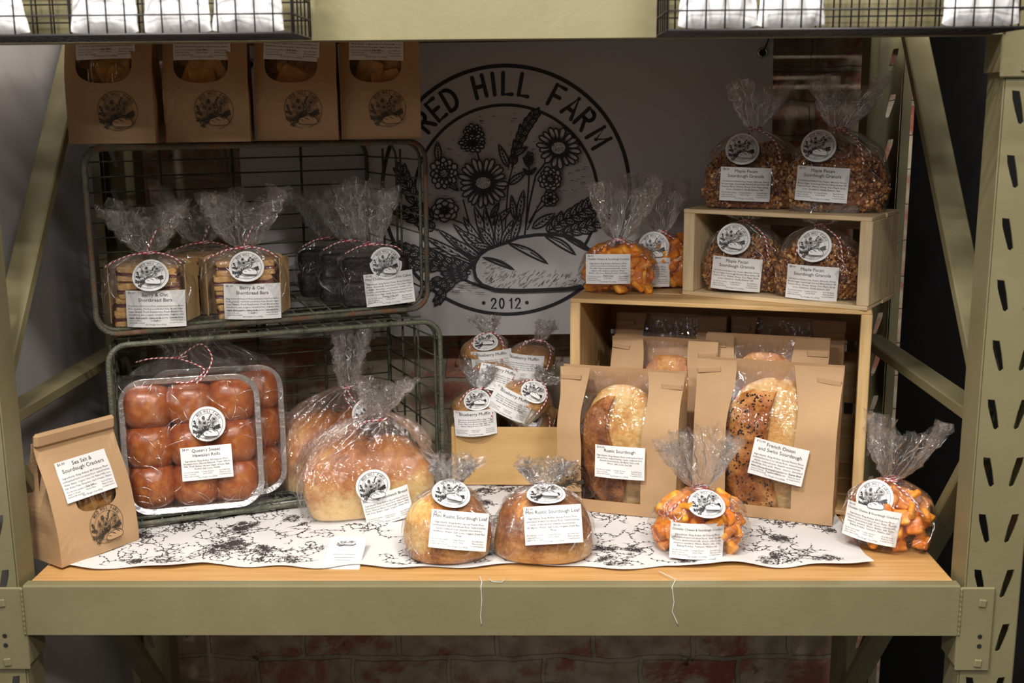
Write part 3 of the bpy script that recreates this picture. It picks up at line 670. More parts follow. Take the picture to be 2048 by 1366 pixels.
def inside(x, y): return CX0+.015 < x < CX1-.015 and cloth_front(x)+.008 < y < CY1-.02
CLU = [(rnd.uniform(CX0, CX1), .06+(CY1-.08)*rnd.random()**1.3) for _ in range(210)]
for k in range(1750):
    c_ = CLU[k % len(CLU)]; x = c_[0]+rnd.gauss(0, .0095); y = c_[1]+rnd.gauss(0, .0095)
    if not inside(x, y): continue
    # a curling stem with a blossom of loop petals and dark stamens
    a = rnd.uniform(0, 6.28); p = [(x, y)]; ca = rnd.uniform(-.5, .5)
    for i in range(rnd.choice((4, 6, 8, 13))):
        a += ca+rnd.uniform(-.25, .25); q = (p[-1][0]+math.cos(a)*.0042, p[-1][1]+math.sin(a)*.0042)
        if not inside(*q): break
        p.append(q)
    if len(p) > 3: cstroke(p, rnd.uniform(.0005, .0012))
    for i in range(2, len(p)-1, 2):
        la = rnd.uniform(0, 6.28); l_ = [(p[i][0]+math.cos(la)*.001*j, p[i][1]+math.sin(la)*.001*j) for j in range(5)]
        if inside(*l_[-1]): cstroke(l_, .0026)
    if k % 3 == 0:
        R = rnd.uniform(.004, .0095); np_ = rnd.choice((5, 6)); r0_ = rnd.uniform(0, 6)
        for j in range(np_):
            an = r0_+2*PI*j/np_; c = (x+math.cos(an)*R*.6, y+math.sin(an)*R*.6)
            loop = [(c[0]+math.cos(an+t)*R*.45*math.cos(0)*(1), c[1]+math.sin(an+t)*R*.40) for t in [PI+i*2*PI/9+rnd.uniform(-.15, .15) for i in range(rnd.choice((7, 9, 10)))]]
            if all(inside(*q) for q in loop): cstroke(loop, .0006, taper=False)
        for j in range(9):
            an = rnd.uniform(0, 6.28); q = (x+math.cos(an)*R*.5, y+math.sin(an)*R*.5)
            if inside(*q): cstroke([(x, y), q], .0016)
cl = mb.build('tablecloth', ['cloth', 'cloth_ink']); tag(cl, 'white cloth printed with black sketched flowers, spread over the lower shelf', 'cloth')

# ------------------------------------------------------------------ banner
BY = .645
ban = thing('logo_banner', 'large white vinyl banner with black bread and flowers emblem behind the shelf', 'banner', (.015, BY, .20))
def bnz(x, z): return .0035*math.sin(x*5+1)+.0018*math.sin(z*7+x*3)
mb = MB(); W_, H_ = .932, .517
x0 = -.457-.015
def bf(u, v):
    x = x0+u*W_+.012*v*0-.010*(1-v)*0; z = v*H_+.001+(.006*(u)); return (x+(1-v)*.012*(u), bnz(x, z), z)
mb.grid(bf, 60, 30, 0); mb.grid(lambda u, v: tuple(Vector(bf(1-u, v))+Vector((0, .0008, 0))), 60, 30, 0)
mb.build('banner_sheet', 'vinyl', ban)
mb = MB(); er = .2205; ecx, ecz = -.0025, .2615
mb.add([(ecx+x*er, bnz(ecx+x*er, ecz+y*er)-.0007-z*.12, ecz+y*er) for x, y, z in EMB_FULL.v], EMB_FULL.f); mb.m = list(EMB_FULL.m); mb.build('printed_emblem', ['vinyl', 'ink'], ban)
for gx, gz in ((x0+.028, .022), (x0+W_-.018, H_-.018), (x0+W_-.018, .022), (x0+.028, H_-.03)):
    g = MB(); g.tube([(gx+math.cos(a*PI/10)*.0072, bnz(gx, gz)-.0012, gz+math.sin(a*PI/10)*.0072) for a in range(20)], .0022, 8, closed=True)
    g.add([(gx+math.cos(a*PI/8)*.0062, bnz(gx, gz)-.0011, gz+math.sin(a*PI/8)*.0062) for a in range(16)], [tuple(range(16))[::-1]], 1)
    g.build('grommet', ['steel', 'black'], ban)
g = MB(); gx, gz = x0+W_-.018, H_-.018
g.tube([(gx, -.004, gz), (gx+.004, -.008, gz+.010), (gx+.011, -.010, gz+.03), (gx+.017, -.004, gz+.075)], .0013, 6); g.build('hanging_cord', 'cord', ban)

# ------------------------------------------------------------------ wire baskets
def wire_basket(label, loc, rz, tilt, W=.497, Hh=.272, D=.25, seed=1, rust=False):
    t = thing('wire_basket', label, 'basket', loc, rz, 'old green wire baskets lying on their sides', tilt=tilt)
    r = random.Random(seed); ft = .018   # taper of the bottom (now the back)
    def ringpts(w, h, y, rad, cz):
        return [(px+0, y, pz+cz) for px, pz in rounded_rect(w, h, rad, 5)]
    cx = W/2; cz = Hh/2+.004
    def off(pts): return [(p[0]+cx, p[1], p[2]) for p in pts]
    a = MB(); a.tube(off(ringpts(W, Hh, 0, .028, cz)), .0040, 8, closed=True, mi=0)
    a.build('front_rim', 'rust' if rust else 'galv', t)
    a = MB(); a.tube(off(ringpts(W-.006, Hh-.006, .018, .026, cz)), .0028, 8, closed=True)
    a.tube(off(ringpts(W-.012, Hh-.012, D*.5, .026, cz)), .0020, 6, closed=True)
    a.tube(off(ringpts(W-2*ft, Hh-2*ft*.6, D, .026, cz)), .0036, 8, closed=True)
    a.build('rear_rim', 'galv', t)
    def wp(fx, fz, y):  # point on the basket wall at depth y; fx, fz in -1..1
        k = y/D; w = lerp(W, W-2*ft, k); h = lerp(Hh, Hh-1.2*ft, k); return (cx+fx*w/2, y, cz+fz*h/2)
    g = MB()
    for i in range(1, 12):
        f = -1+2*i/12
        if i % 3 == 0: g.tube([wp(f, -.97, D), wp(f, .97, D)], .0022, 6)
    for i in range(1, 10):
        f = -1+2*i/10; g.tube([wp(-1, f, D), wp(-.3, f, D+.001*r.uniform(-1, 1)), wp(.4, f, D+.001*r.uniform(-1, 1)), wp(1, f, D)], .0014, 6)
    g.build('back_grid', 'galv', t)
    for nm, sx in (('side_grid', -1), ('side_grid', 1)):
        g = MB()
        for i in range(1, 9): f = -1+2*i/9; g.tube([wp(sx, f, 0), wp(sx, f+r.uniform(-.01, .01), D*.5), wp(sx, f, D)], .0014, 6)
        for yy in (.10, .175): g.tube([wp(sx, -.9, yy), wp(sx, .9, yy)], .0019, 6)
        g.build(nm, 'galv', t)
    for nm, sz in (('floor_grid', -1), ('top_grid', 1)):
        g = MB()
        for i in range(1, 17): f = -1+2*i/17; g.tube([wp(f, sz, 0), wp(f, sz, D)], .0014, 6)
        for yy in (.06, .12, .19): g.tube([wp(-.96, sz, yy), wp(.96, sz, yy)], .0016, 6)
        g.build(nm, 'galv', t)
    return t
BK1 = dict(loc=(-.548, .190, .006), rz=D2(22.0)); BK2 = dict(loc=(-.566, .206, .290), rz=D2(25.5))
wire_basket('lower of two stacked green wire baskets, holding the rolls on the cloth', BK1['loc'], BK1['rz'], (0, 0), seed=2)
wire_basket('upper rusty green wire basket under four kraft cracker bags', BK2['loc'], BK2['rz'], (D2(1.2), 0), W=.505, Hh=.266, seed=3, rust=True)

# black wire baskets hooked on the top beam, with white pouches
def black_basket(label, x0, x1, z0, y0=-.125, y1=-.018, h=.14):
    t = thing('hanging_basket', label, 'basket', ((x0+x1)/2, y0, z0), 0, 'black wire baskets hooked on the top beam'); w = x1-x0; s = .0205; d = y1-y0
    for nm, y in (('front_mesh', 0), ('back_mesh', d)):
        g = MB(); n = round(w/s)
        for i in range(n+1): x = -w/2+w*i/n; g.tube([(x, y, 0), (x, y, h)], .0010, 5)
        for i in range(7): z = i*s if i else 0; g.tube([(-w/2, y, z), (w/2, y, z)], .0017 if i == 0 else .0010, 5)
        link(nm, g.mesh(nm, 'black_wire'), t)
    for sx in (-1, 1):
        g = MB(); x = sx*w/2
        for i in range(5): y = d*(i+.5)/5; g.tube([(x, y, 0), (x, y, h)], .0010, 5)
        for i in range(7): g.tube([(x, 0, i*s), (x, d, i*s)], .0012, 5)
        g.build('side_mesh', 'black_wire', t)
    g = MB(); n = round(w/s)
    for i in range(n+1): x = -w/2+w*i/n; g.tube([(x, 0, 0), (x, d, 0)], .0010, 5)
    for i in range(6): g.tube([(-w/2, d*i/5, 0), (w/2, d*i/5, 0)], .0012, 5)
    g.build('base_mesh', 'black_wire', t)
    g = MB()
    for x in (-w*.35, w*.35): g.tube([(x, d, h), (x, d+.004, h+.01), (x, d+.03, h+.01), (x, d+.032, h-.01)], .0018, 6)
    g.build('hook', 'black_wire', t); return t
black_basket('black wire basket of white pouches hanging at the top left', -.660, -.198, .6925)
black_basket('black wire basket of white pouches hanging at the top right', .206, .592, .6915)
def pouch(label, x, w, rz, z, lean, seed, y=-.107):
    mb = MB(); h = .135
    def f(sd):
        def g(u, v):
            a = (1-abs(2*u-1)**2.6)*(1-abs(2*v-1)**3.0); th = .016*a**.6
            th += .0028*nz(u*6+seed, v*6, sd*3)*min(1, a*4)
            ww = w*(1-.10*math.sin(PI*v))*(1+.02*nz(v*5, seed, 1)); return ((u-.5)*ww+lean*v*h+.002*nz(u*9, v*9, seed), sd*th, v*h+.0025*nz(u*4, seed*3, 2)*(1-v)+.003*abs(2*u-1)**6)
        return g
    mb.grid(f(-1), 26, 30); mb.grid(lambda u, v: f(1)(1-u, v), 26, 30)
    o = mb.build('foil_pouch', 'pouch', None, (x, y, z), (0, 0, rz)); tag(o, label, 'pouch')
for i, (x, w, rz, ln, lb) in enumerate(((-.530, .078, .03, -.10, 'white pouch cut by the left edge, first in the left hanging basket'), (-.408, .074, .03, .04, 'second white pouch in the left hanging basket, after the empty gap'),
        (-.328, .076, -.03, .03, 'third white pouch in the left hanging basket, between two others'), (-.250, .078, .04, .04, 'white pouch at the right end of the left hanging basket'),
        (.262, .086, 0, 0, 'white square pouch at the left end of the right hanging basket'), (.341, .072, -.03, 0, 'puffy white pouch second in the right hanging basket'), (.545, .084, .04, .02, 'white pouch alone at the right end of the right hanging basket'))):
    pouch(lb, x, w, rz, .6942, ln, i*7+1)

# ------------------------------------------------------------------ wooden crates on their sides
def crate(label, loc, rz, W, H, D, m, me, slats=3, th=.016, slat=.0065, handle=True):
    t = thing('wooden_crate', label, 'crate', loc, rz)
    # end panels stand left and right; slats form floor, top and back
    for sx in (0, 1):
        x = th/2+sx*(W-th); g = MB(); hz = H/2
        zz0, zz1 = slat, H-slat
        if handle:   # slotted hand hole through the end panel
            hy0, hy1, hh = D*.40, D*.60, .03
            g.box((x, hy0/2, H/2), (th, hy0, zz1-zz0), bev=.0012); g.box((x, (hy1+D)/2, H/2), (th, D-hy1, zz1-zz0), bev=.0012)
            g.box((x, (hy0+hy1)/2, (zz0+hz-hh)/2), (th, hy1-hy0, hz-hh-zz0)); g.box((x, (hy0+hy1)/2, (zz1+hz+hh)/2), (th, hy1-hy0, zz1-hz-hh))
        else: g.box((x, D/2, H/2), (th, D, zz1-zz0), bev=.0012)
        g.build('end_panel', me, t)
    n = slats; gap = .006; sw = (D-gap*(n-1))/n
    for nm, z in (('floor_slat', slat/2), ('top_slat', H-slat/2)):
        for i in range(n):
            g = MB(); g.box((W/2+(.001 if i % 2 else -.0008), sw/2+i*(sw+gap), z), (W-.001, sw, slat), bev=.001); g.build(nm, m, t)
    nb = 3; bw = (H-2*slat-.02*(nb-1))/nb
    for i in range(nb):
        g = MB(); g.box((W/2, D+slat/2, slat+bw/2+i*(bw+.02)), (W, slat, bw), bev=.001); g.build('back_slat', m, t)
    return t
CR = dict(loc=(.118, .369, .0026), rz=D2(-15.6)); ZC = .3175
crate('large pine crate on its side holding the paper bread bags', CR['loc'], CR['rz'], .452, .315, .24, 'pine', 'pine_end')
SCR = dict(loc=(.296, .399, ZC), rz=D2(-31.7))
crate('small pale crate on top of the large crate, holding two granola bags', SCR['loc'], SCR['rz'], .293, .136, .145, 'pine_pale', 'pine_pale_end', slats=2, handle=False, th=.018)

# small plywood box for the muffins
BX = (-.074, .395, .0026)
t = thing('wooden_box', 'small open birch plywood box piled with wrapped muffins', 'box', BX, D2(-1))
for nm, c, d in (('front_panel', (.09, .003, .05), (.168, .006, .098)), ('back_panel', (.09, .117, .05), (.168, .006, .098)), ('side_panel', (.003, .06, .05), (.006, .12, .1)), ('side_panel', (.177, .06, .05), (.006, .12, .1)), ('base_panel', (.09, .06, .003), (.168, .108, .006))):
    g = MB(); g.box(c, d, bev=.001); g.build(nm, 'birch', t)

# ------------------------------------------------------------------ cellophane bags, twine
def interp(keys, z):
    for i in range(len(keys)-1):
        a, b_ = keys[i], keys[i+1]
        if z <= b_[0] or i == len(keys)-2:
            t = min(1, max(0, (z-a[0])/(b_[0]-a[0]))); return [lerp(a[k], b_[k], t) for k in range(1, len(a))]
def film_bag(parent, keys, neck, fan, seed, mat=('film', 'film_fan'), pleat=.25, flare=1.0, nu=84, name='cellophane_wrap', fan_n=14, crumple=.005):
    """keys: (z, half width, half depth, x, y, squareness) up to the shoulder; neck: (x, y, z, radius); fan: (dx, dy, height, half width, half depth)"""
    mb = MB(); r = random.Random(seed); zt = keys[-1][0]; nx, ny, nzz, nr = neck; dx, dy, fh, fw_, fd = fan
    nb = 22; ns = 12
    ph = [r.uniform(0, 6.28) for _ in range(4)]; kk = 15+r.randint(0, 5)
    jag = [r.uniform(0, 1) for _ in range(nu)]; tj = [r.uniform(-.16, .16) for _ in range(nu+1)]
    def tri(x): x = (x/(2*PI)) % 1; return 4*abs(x-.5)-1
    rows = []; 
    def ring(z, a, b_, cx, cy, sq, cr, wav=None, flat=None, j=0):
        e = 1/max(1, sq); out = []
        for i in range(nu):
            u = 2*PI*(i)/nu; x = a*sgn(math.cos(u), e); y = b_*sgn(math.sin(u), e); m = 1
            if wav: m += wav*(tri(kk*u+ph[0])*.6+tri((kk*2+3)*u+ph[1])*.4)
            q = nz(math.cos(u)*2.2+seed, math.sin(u)*2.2, z*28)*cr; q2 = nz(math.cos(u)*9, math.sin(u)*9+seed, z*120)*cr*.18
            n_ = Vector((x, y, 0)); n_ = n_.normalized() if n_.length > 1e-6 else Vector((1, 0, 0))
            out.append(Vector((cx+x*m, cy+y*m, z))+n_*(q+q2))
        return out
    z0 = keys[0][0]
    for j in range(nb+1):
        z = lerp(z0, zt, j/nb); a, b_, cx, cy, sq = interp(keys, z); rows.append(ring(z, a, b_, cx, cy, sq, .0022, wav=pleat*.25*(j/nb)**3))
    a, b_, cx, cy, sq = keys[-1][1:]
    for j in range(1, ns+1):
        t = j/ns; q = math.cos(t*PI/2)**1.15; zz = zt+(nzz-zt)*(math.sin(t*PI/2)**1.5*.6+t*.4)
        rows.append(ring(zz, max(nr, lerp(nr, a, q)), max(nr, lerp(nr, b_, q)), lerp(cx, nx, t**.8), lerp(cy, ny, t**.8), lerp(sq, 1, t), .0018*(1-t*.5), wav=pleat*(.25+.75*t)))
    nsm = len(rows)-1
    for j in range(1, fan_n+1):
        t = j/fan_n; g = t**(.62*flare); w = lerp(nr, fw_, g); d = lerp(nr*.9, fd, min(1, t*1.5)); out = []
        for i in range(nu):
            u = 2*PI*i/nu; x = w*math.cos(u); y = d*math.sin(u)
            m = 1+(.22+.25*t)*tri(kk*u+ph[0])*(.7)+.14*tri((kk*2+3)*u+ph[1]+t*3)
            zz = nzz+fh*(t+(jag[i]-.5)*.16*t*t+.12*t*t*math.cos(2*u+ph[2])+.08*t*t*math.sin(3*u+ph[3]))
            p = Vector((nx+dx*t+x*m, ny+dy*t+y*(m+.7*t*tri(kk*.5*u+ph[1])), zz))
            c = crumple*t**.5; p += Vector((nz(i*.35+seed, j*.6, 0), nz(i*.35, j*.6, 7+seed), nz(i*.3, j*.5, 20+seed)))*c*1.7+Vector((r.uniform(-1, 1), r.uniform(-1, 1), 0))*c*.05
            out.append(p)
        rows.append(out)
    for j, rw in enumerate(rows):
        for p in rw: mb.v.append((p.x, p.y, max(p.z, keys[0][0])))
    for j in range(len(rows)-1):
        for i in range(nu):
            i2 = (i+1) % nu; mb.f.append((j*nu+i, j*nu+i2, (j+1)*nu+i2, (j+1)*nu+i)); mb.m.append(0 if j < nb+2 else 1); mb.s.append(True)
    mb.f.append(tuple(range(nu))[::-1]); mb.m.append(0); mb.s.append(False)
    rc = random.Random(seed*7+3); nr_ = len(rows)
    def crease(j0, j1, i0, slope, rad):
        pts = []
        for j in range(j0, min(j1, nr_-1)+1):
            f_ = (i0+slope*(j-j0)+.8*nz(j*.5, i0, seed)) % nu; a_ = int(f_); t_ = f_-a_; p = rows[j][a_].lerp(rows[j][(a_+1) % nu], t_); pts.append((p.x, p.y, max(p.z, keys[0][0]+.0006)))
        if len(pts) > 2:
            n_ = len(pts); mb.tube(pts, [rad*(.35+.65*math.sin(PI*(q+.5)/n_)) for q in range(n_)], 5, mi=2, cap=False)
    for _ in range(46):   # fan: folds running up from the tie
        j0 = nsm+rc.randint(-1, 6); crease(j0, j0+rc.randint(3, fan_n), rc.uniform(0, nu), rc.uniform(-.8, .8), rc.uniform(.00025, .00062))
    for _ in range(30):   # shoulder and body
        j0 = rc.randint(4, nsm-5); crease(j0, j0+rc.randint(3, 12), rc.uniform(nu*.45, nu*1.05), rc.uniform(-1.6, 1.6), rc.uniform(.00016, .00044))
    mb.build(name, list(mat)+['crease'], parent)
def twine(parent, neck, tails, r=.0011, wraps=2):
    nx, ny, z, nr = neck; mb = MB(); rr = nr+.0008
    st = lambda i, k: ((i+k) // 3) % 2
    pts = []
    n = int(26*wraps)
    for i in range(n+1): a = 2*PI*i/26; pts.append((nx+math.cos(a)*rr*1.1, ny+math.sin(a)*rr*1.1, z-.002+.004*i/n))
    mb.tube(pts, r, 6, stripe=st)
    for tl in tails:   # smooth each tail through its points
        P_ = [Vector((nx, ny-rr, z))]+[Vector(p) for p in tl]; out = []
        for i in range(len(P_)-1):
            a = P_[max(0, i-1)]; b_ = P_[i]; c = P_[i+1]; d = P_[min(len(P_)-1, i+2)]
            L = max(3, int((c-b_).length/.0011))
            for k in range(L):
                t = k/L; out.append(.5*((2*b_)+(c-a)*t+(2*a-5*b_+4*c-d)*t*t+(-a+3*b_-3*c+d)*t**3))
        mb.tube(out, r, 6, stripe=st)
    mb.build('baker_twine', ['red', 'white_tw'], parent)

# contents -----------------------------------------------------------
def chunk_mesh(seed, s=(.013, .013, .0055), m='orange_cracker', wp=1.0):
    mb = MB(); r = random.Random(seed)
    def f(u, v):
        a = 2*PI*u; b_ = PI*(v-.5); x = sgn(math.cos(b_), .35)*sgn(math.cos(a), .34); y = sgn(math.cos(b_), .35)*sgn(math.sin(a), .34); z = sgn(math.sin(b_), .8)
        p = Vector((x*s[0]*(1+.12*nz(x+seed, y, z)), y*s[1]*(1+.12*nz(x, y+seed, z)), z*s[2]*(1+.35*nz(x*2, y*2, seed)))); p.z += wp*(.004*(x*y)*nz(seed, 1, 2)*2+.003*nz(x*1.5+seed, y*1.5, 5)); return tuple(p)
    mb.grid(f, 14, 9, closeu=True); return mb.mesh('cracker', m)
CRK = [chunk_mesh(i, s, m) for i, (s, m) in enumerate((((.013, .012, .0055), 'orange_cracker'), ((.014, .011, .006), 'orange_cracker'), ((.012, .012, .0065), 'orange_cracker_dark'), ((.015, .012, .005), 'orange_cracker'), ((.011, .011, .007), 'orange_cracker_dark')))]
def fill_crackers(parent, a, b_, h, n, seed, z0=.008):
    r = random.Random(seed); placed = []
    tries = 0
    while len(placed) < n and tries < n*60:
        tries += 1
        th = r.uniform(0, 2*PI); q = r.random()**.28; z = z0+(h-z0-.006)*r.random()
        k = math.sqrt(max(0, 1-max(0, (z/h-.45)/.62)**2)); x = math.cos(th)*q*(a-.012)*k; y = math.sin(th)*q*(b_-.009)*k
        p = Vector((x, y, z))
        if all((p-o_).length > .0112 for o_ in placed): placed.append(p)
    for p in placed:
        o = link('cracker', CRK[r.randrange(len(CRK))], parent, p, (r.uniform(-1.2, 1.2)+PI/2*(r.random() < .55), r.uniform(-.9, .9), r.uniform(0, 6.28)))
def granola_mesh(a, b_, h, seed):
    mb = MB(); r = random.Random(seed)
    def surf(u, v):
        z = h*v; k = math.sqrt(max(0.0, 1-max(0, (v-.35)/.68)**2))*(.9+.1*min(1, v*6)); x = a*k*sgn(math.cos(2*PI*u), .62); y = b_*k*sgn(math.sin(2*PI*u), .62)
        n_ = 1+.06*nz(x*40, y*40+seed, z*40); return Vector((x*n_, y*n_, .003+z*.97))
    mb.grid(lambda u, v: tuple(surf(u, v)*.90), 40, 22, closeu=True, sm=True)
    for k in range(2700):
        u = r.random(); v = r.random()**.9; p = surf(u, v); s = r.choice((.0022, .003, .0036, .0048))*r.uniform(.8, 1.2); fl = r.uniform(.3, .75)
        R = Euler((r.uniform(0, 6), r.uniform(0, 6), r.uniform(0, 6))).to_matrix()
        vs = [R @ Vector((x*s, y*s*.75, z*s*fl))+p*r.uniform(.97, 1.005) for x, y, z in ((1, 0, 0), (.5, .8, .2), (-.5, .8, -.1), (-1, 0, .1), (-.5, -.8, 0), (.5, -.8, .1), (0, 0, 1), (0, 0, -1))]
        fs = [(i, (i+1) % 6, 6) for i in range(6)]+[((i+1) % 6, i, 7) for i in range(6)]
        mb.add(vs, fs, 0, False)
    return mb.mesh('granola', 'granola')

def granola_bag(label, loc, rz, st, lb, seed, fan, W=.073, D=.030, H=.100, mat=None):
    t = thing('granola_bag', label, 'bag of granola', loc, rz, 'cellophane bags of maple pecan granola')
    g = link('granola', granola_mesh(W, D, H, seed), t); g['kind'] = 'stuff'
    keys = [(.001, W*.97, D*1.03, 0, 0, 1.9), (.012, W+.002, D+.003, 0, 0, 1.9), (H*.5, W+.002, D+.003, 0, 0, 1.8), (H*.80, W*.90, D*.86, 0, 0, 1.6)]
    nk = (fan[5] if len(fan) > 5 else 0, 0, H+.022, .008)
    film_bag(t, keys, nk, fan[:5], seed)
    twine(t, nk, [[(nk[0]-.012, -.018, H+.012), (nk[0]-.026, -.026, H-.004), (nk[0]-.030, -.034, H-.022)], [(nk[0]+.014, -.016, H+.016), (nk[0]+.032, -.024, H), (nk[0]+.040, -.036, H-.030)]], wraps=2)
    add_sticker(t, (st[0], -D*.78-.009, st[1]+.007), (-.42, .05*seed % .2, 0)); add_label('granola', t, (lb[0], -D-.0092, lb[1]-.004), (-.04, lb[2], 0)); return t
def on_small(u, v, z=ZC+.0068):
    c, s = math.cos(SCR['rz']), math.sin(SCR['rz']); x, y = u, v; return (SCR['loc'][0]+c*x-s*y, SCR['loc'][1]+s*x+c*y, z)
zt_ = ZC+.1362
granola_bag('granola bag at left on top of the small crate, in front of the banner edge', on_small(.088, .062, zt_), D2(-10), (-.018, .086), (-.012, .043, .03), 1, (.006, .0, .062, .042, .012))
granola_bag('granola bag at right on top of the small crate, twine trailing to the right', on_small(.218, .070, zt_), D2(-22), (-.026, .092), (-.018, .046, .05), 2, (.010, .005, .066, .050, .012))
granola_bag('granola bag inside the small crate on its left side', on_small(.080, .056), D2(-16), (-.014, .078), (-.008, .034, .06), 3, (-.004, -.006, .020, .036, .012), H=.088, W=.062)
granola_bag('granola bag inside the small crate on its right side, bulging past the opening', on_small(.202, .052), D2(-24), (-.004, .075), (-.004, .030, .03), 4, (.004, -.012, .030, .044, .014), H=.088, W=.064)

def cracker_bag(label, loc, rz, W, D, H, st, lb, seed, fan, n=92, tilt=(0, 0), ltilt=0.0, lw=.076):
    t = thing('cheddar_cracker_bag', label, 'bag of crackers', loc, rz, 'cellophane bags of orange cheddar crackers', tilt=tilt)
    fill_crackers(t, W, D, H, n, seed)
    keys = [(.0008, W*.80, D*.92, 0, 0, 1.5), (.010, W*.98, D+.002, 0, 0, 1.6), (H*.45, W+.004, D+.004, 0, 0, 1.5), (H*.72, W*.92, D*.86, 0, 0, 1.35)]
    nk = (fan[5] if len(fan) > 5 else 0, .002, H+.010, .0085); film_bag(t, keys, nk, fan[:5], seed+20, pleat=.3)
    x = nk[0]
    twine(t, nk, [[(x-.018, -.016, H+.004), (x-.038, -.020, H-.008), (x-.052, -.020, H-.024)], [(x+.018, -.016, H+.002), (x+.038, -.020, H-.014), (x+.050, -.022, H-.030)]], wraps=3)
    if st: add_sticker(t, (st[0], -D*.70-.006, st[1]), (st[2], 0, 0))
    add_label('cheddar', t, (lb[0], -D-.0068, lb[1]), (-.10, ltilt, 0), bend=.075, w=lw, h=lw*.67); return t
cracker_bag('orange cheddar cracker bag at the front of the shelf between the two paper bread bags', (.292, .126, .0026), D2(4), .067, .042, .078, (.002, .079, -1.05), (-.012, .028), 1, (.000, .006, .072, .052, .014), ltilt=.05, lw=.074)
cracker_bag('orange cheddar cracker bag at the right end of the shelf, turned to the left', (.562, .146, .0026), D2(-30), .062, .044, .084, (-.014, .076, -.5), (-.014, .040), 2, (.020, .0, .078, .048, .013), ltilt=.10, lw=.074)
cracker_bag('orange cheddar cracker bag in front on the left of the large crate', (.198, .430, ZC+.003), D2(-2), .061, .034, .072, None, (-.018, .040), 3, (.010, .002, .085, .052, .014), lw=.070)
cracker_bag('orange cheddar cracker bag behind the other one on the large crate', (.272, .486, ZC+.003), D2(-8), .058, .032, .078, (-.012, .066, -.25), (-.020, .026), 4, (-.012, .0, .080, .046, .013), lw=.070)

# ------------------------------------------------------------------ kraft cracker bags with a rounded window
def ring_fill(mb, F, hole, rect, mi=0, k=3):
    """surface F(s, t) over a rectangle with a hole: bands of quads between the hole and the border"""
    ho = (sum(p[0] for p in hole)/len(hole), sum(p[1] for p in hole)/len(hole)); x0_, x1_, y0_, y1_ = rect
    angs = sorted([math.atan2(p[1]-ho[1], p[0]-ho[0]) for p in hole]+[math.atan2(y-ho[1], x-ho[0]) for x in (x0_, x1_) for y in (y0_, y1_)])
    H2 = [(math.atan2(p[1]-ho[1], p[0]-ho[0]), p) for p in hole]; H2.sort(); n = len(H2); rows = []
    for a in angs:
        d = (math.cos(a), math.sin(a)); t = 1e9
        if abs(d[0]) > 1e-9: t = min(t, ((x1_ if d[0] > 0 else x0_)-ho[0])/d[0])
        if abs(d[1]) > 1e-9: t = min(t, ((y1_ if d[1] > 0 else y0_)-ho[1])/d[1])
        o_ = (ho[0]+d[0]*t, ho[1]+d[1]*t)
        i = 0
        while i < n and H2[i][0] < a-1e-9: i += 1
        A, B_ = H2[(i-1) % n], H2[i % n]
        # intersect the ray with the hole edge A-B
        ex, ey = B_[1][0]-A[1][0], B_[1][1]-A[1][1]; den = d[0]*ey-d[1]*ex
        if abs(den) < 1e-12: h_ = B_[1]
        else:
            tt = ((A[1][0]-ho[0])*ey-(A[1][1]-ho[1])*ex)/den; h_ = (ho[0]+d[0]*tt, ho[1]+d[1]*tt)
        rows.append([(lerp(h_[0], o_[0], j/k), lerp(h_[1], o_[1], j/k)) for j in range(k+1)])
    m = len(rows); vs = [F(*p) for rw in rows for p in rw]; fs = []
    for i in range(m):
        for j in range(k): a = i*(k+1)+j; b_ = ((i+1) % m)*(k+1)+j; fs.append((a, b_, b_+1, a+1))
    mb.add(vs, fs, mi, False)
SQC = [chunk_mesh(50+i, (.021, .019, .0022), m, .25) for i, m in enumerate(('salt_cracker', 'salt_cracker', 'salt_cracker_dark'))]
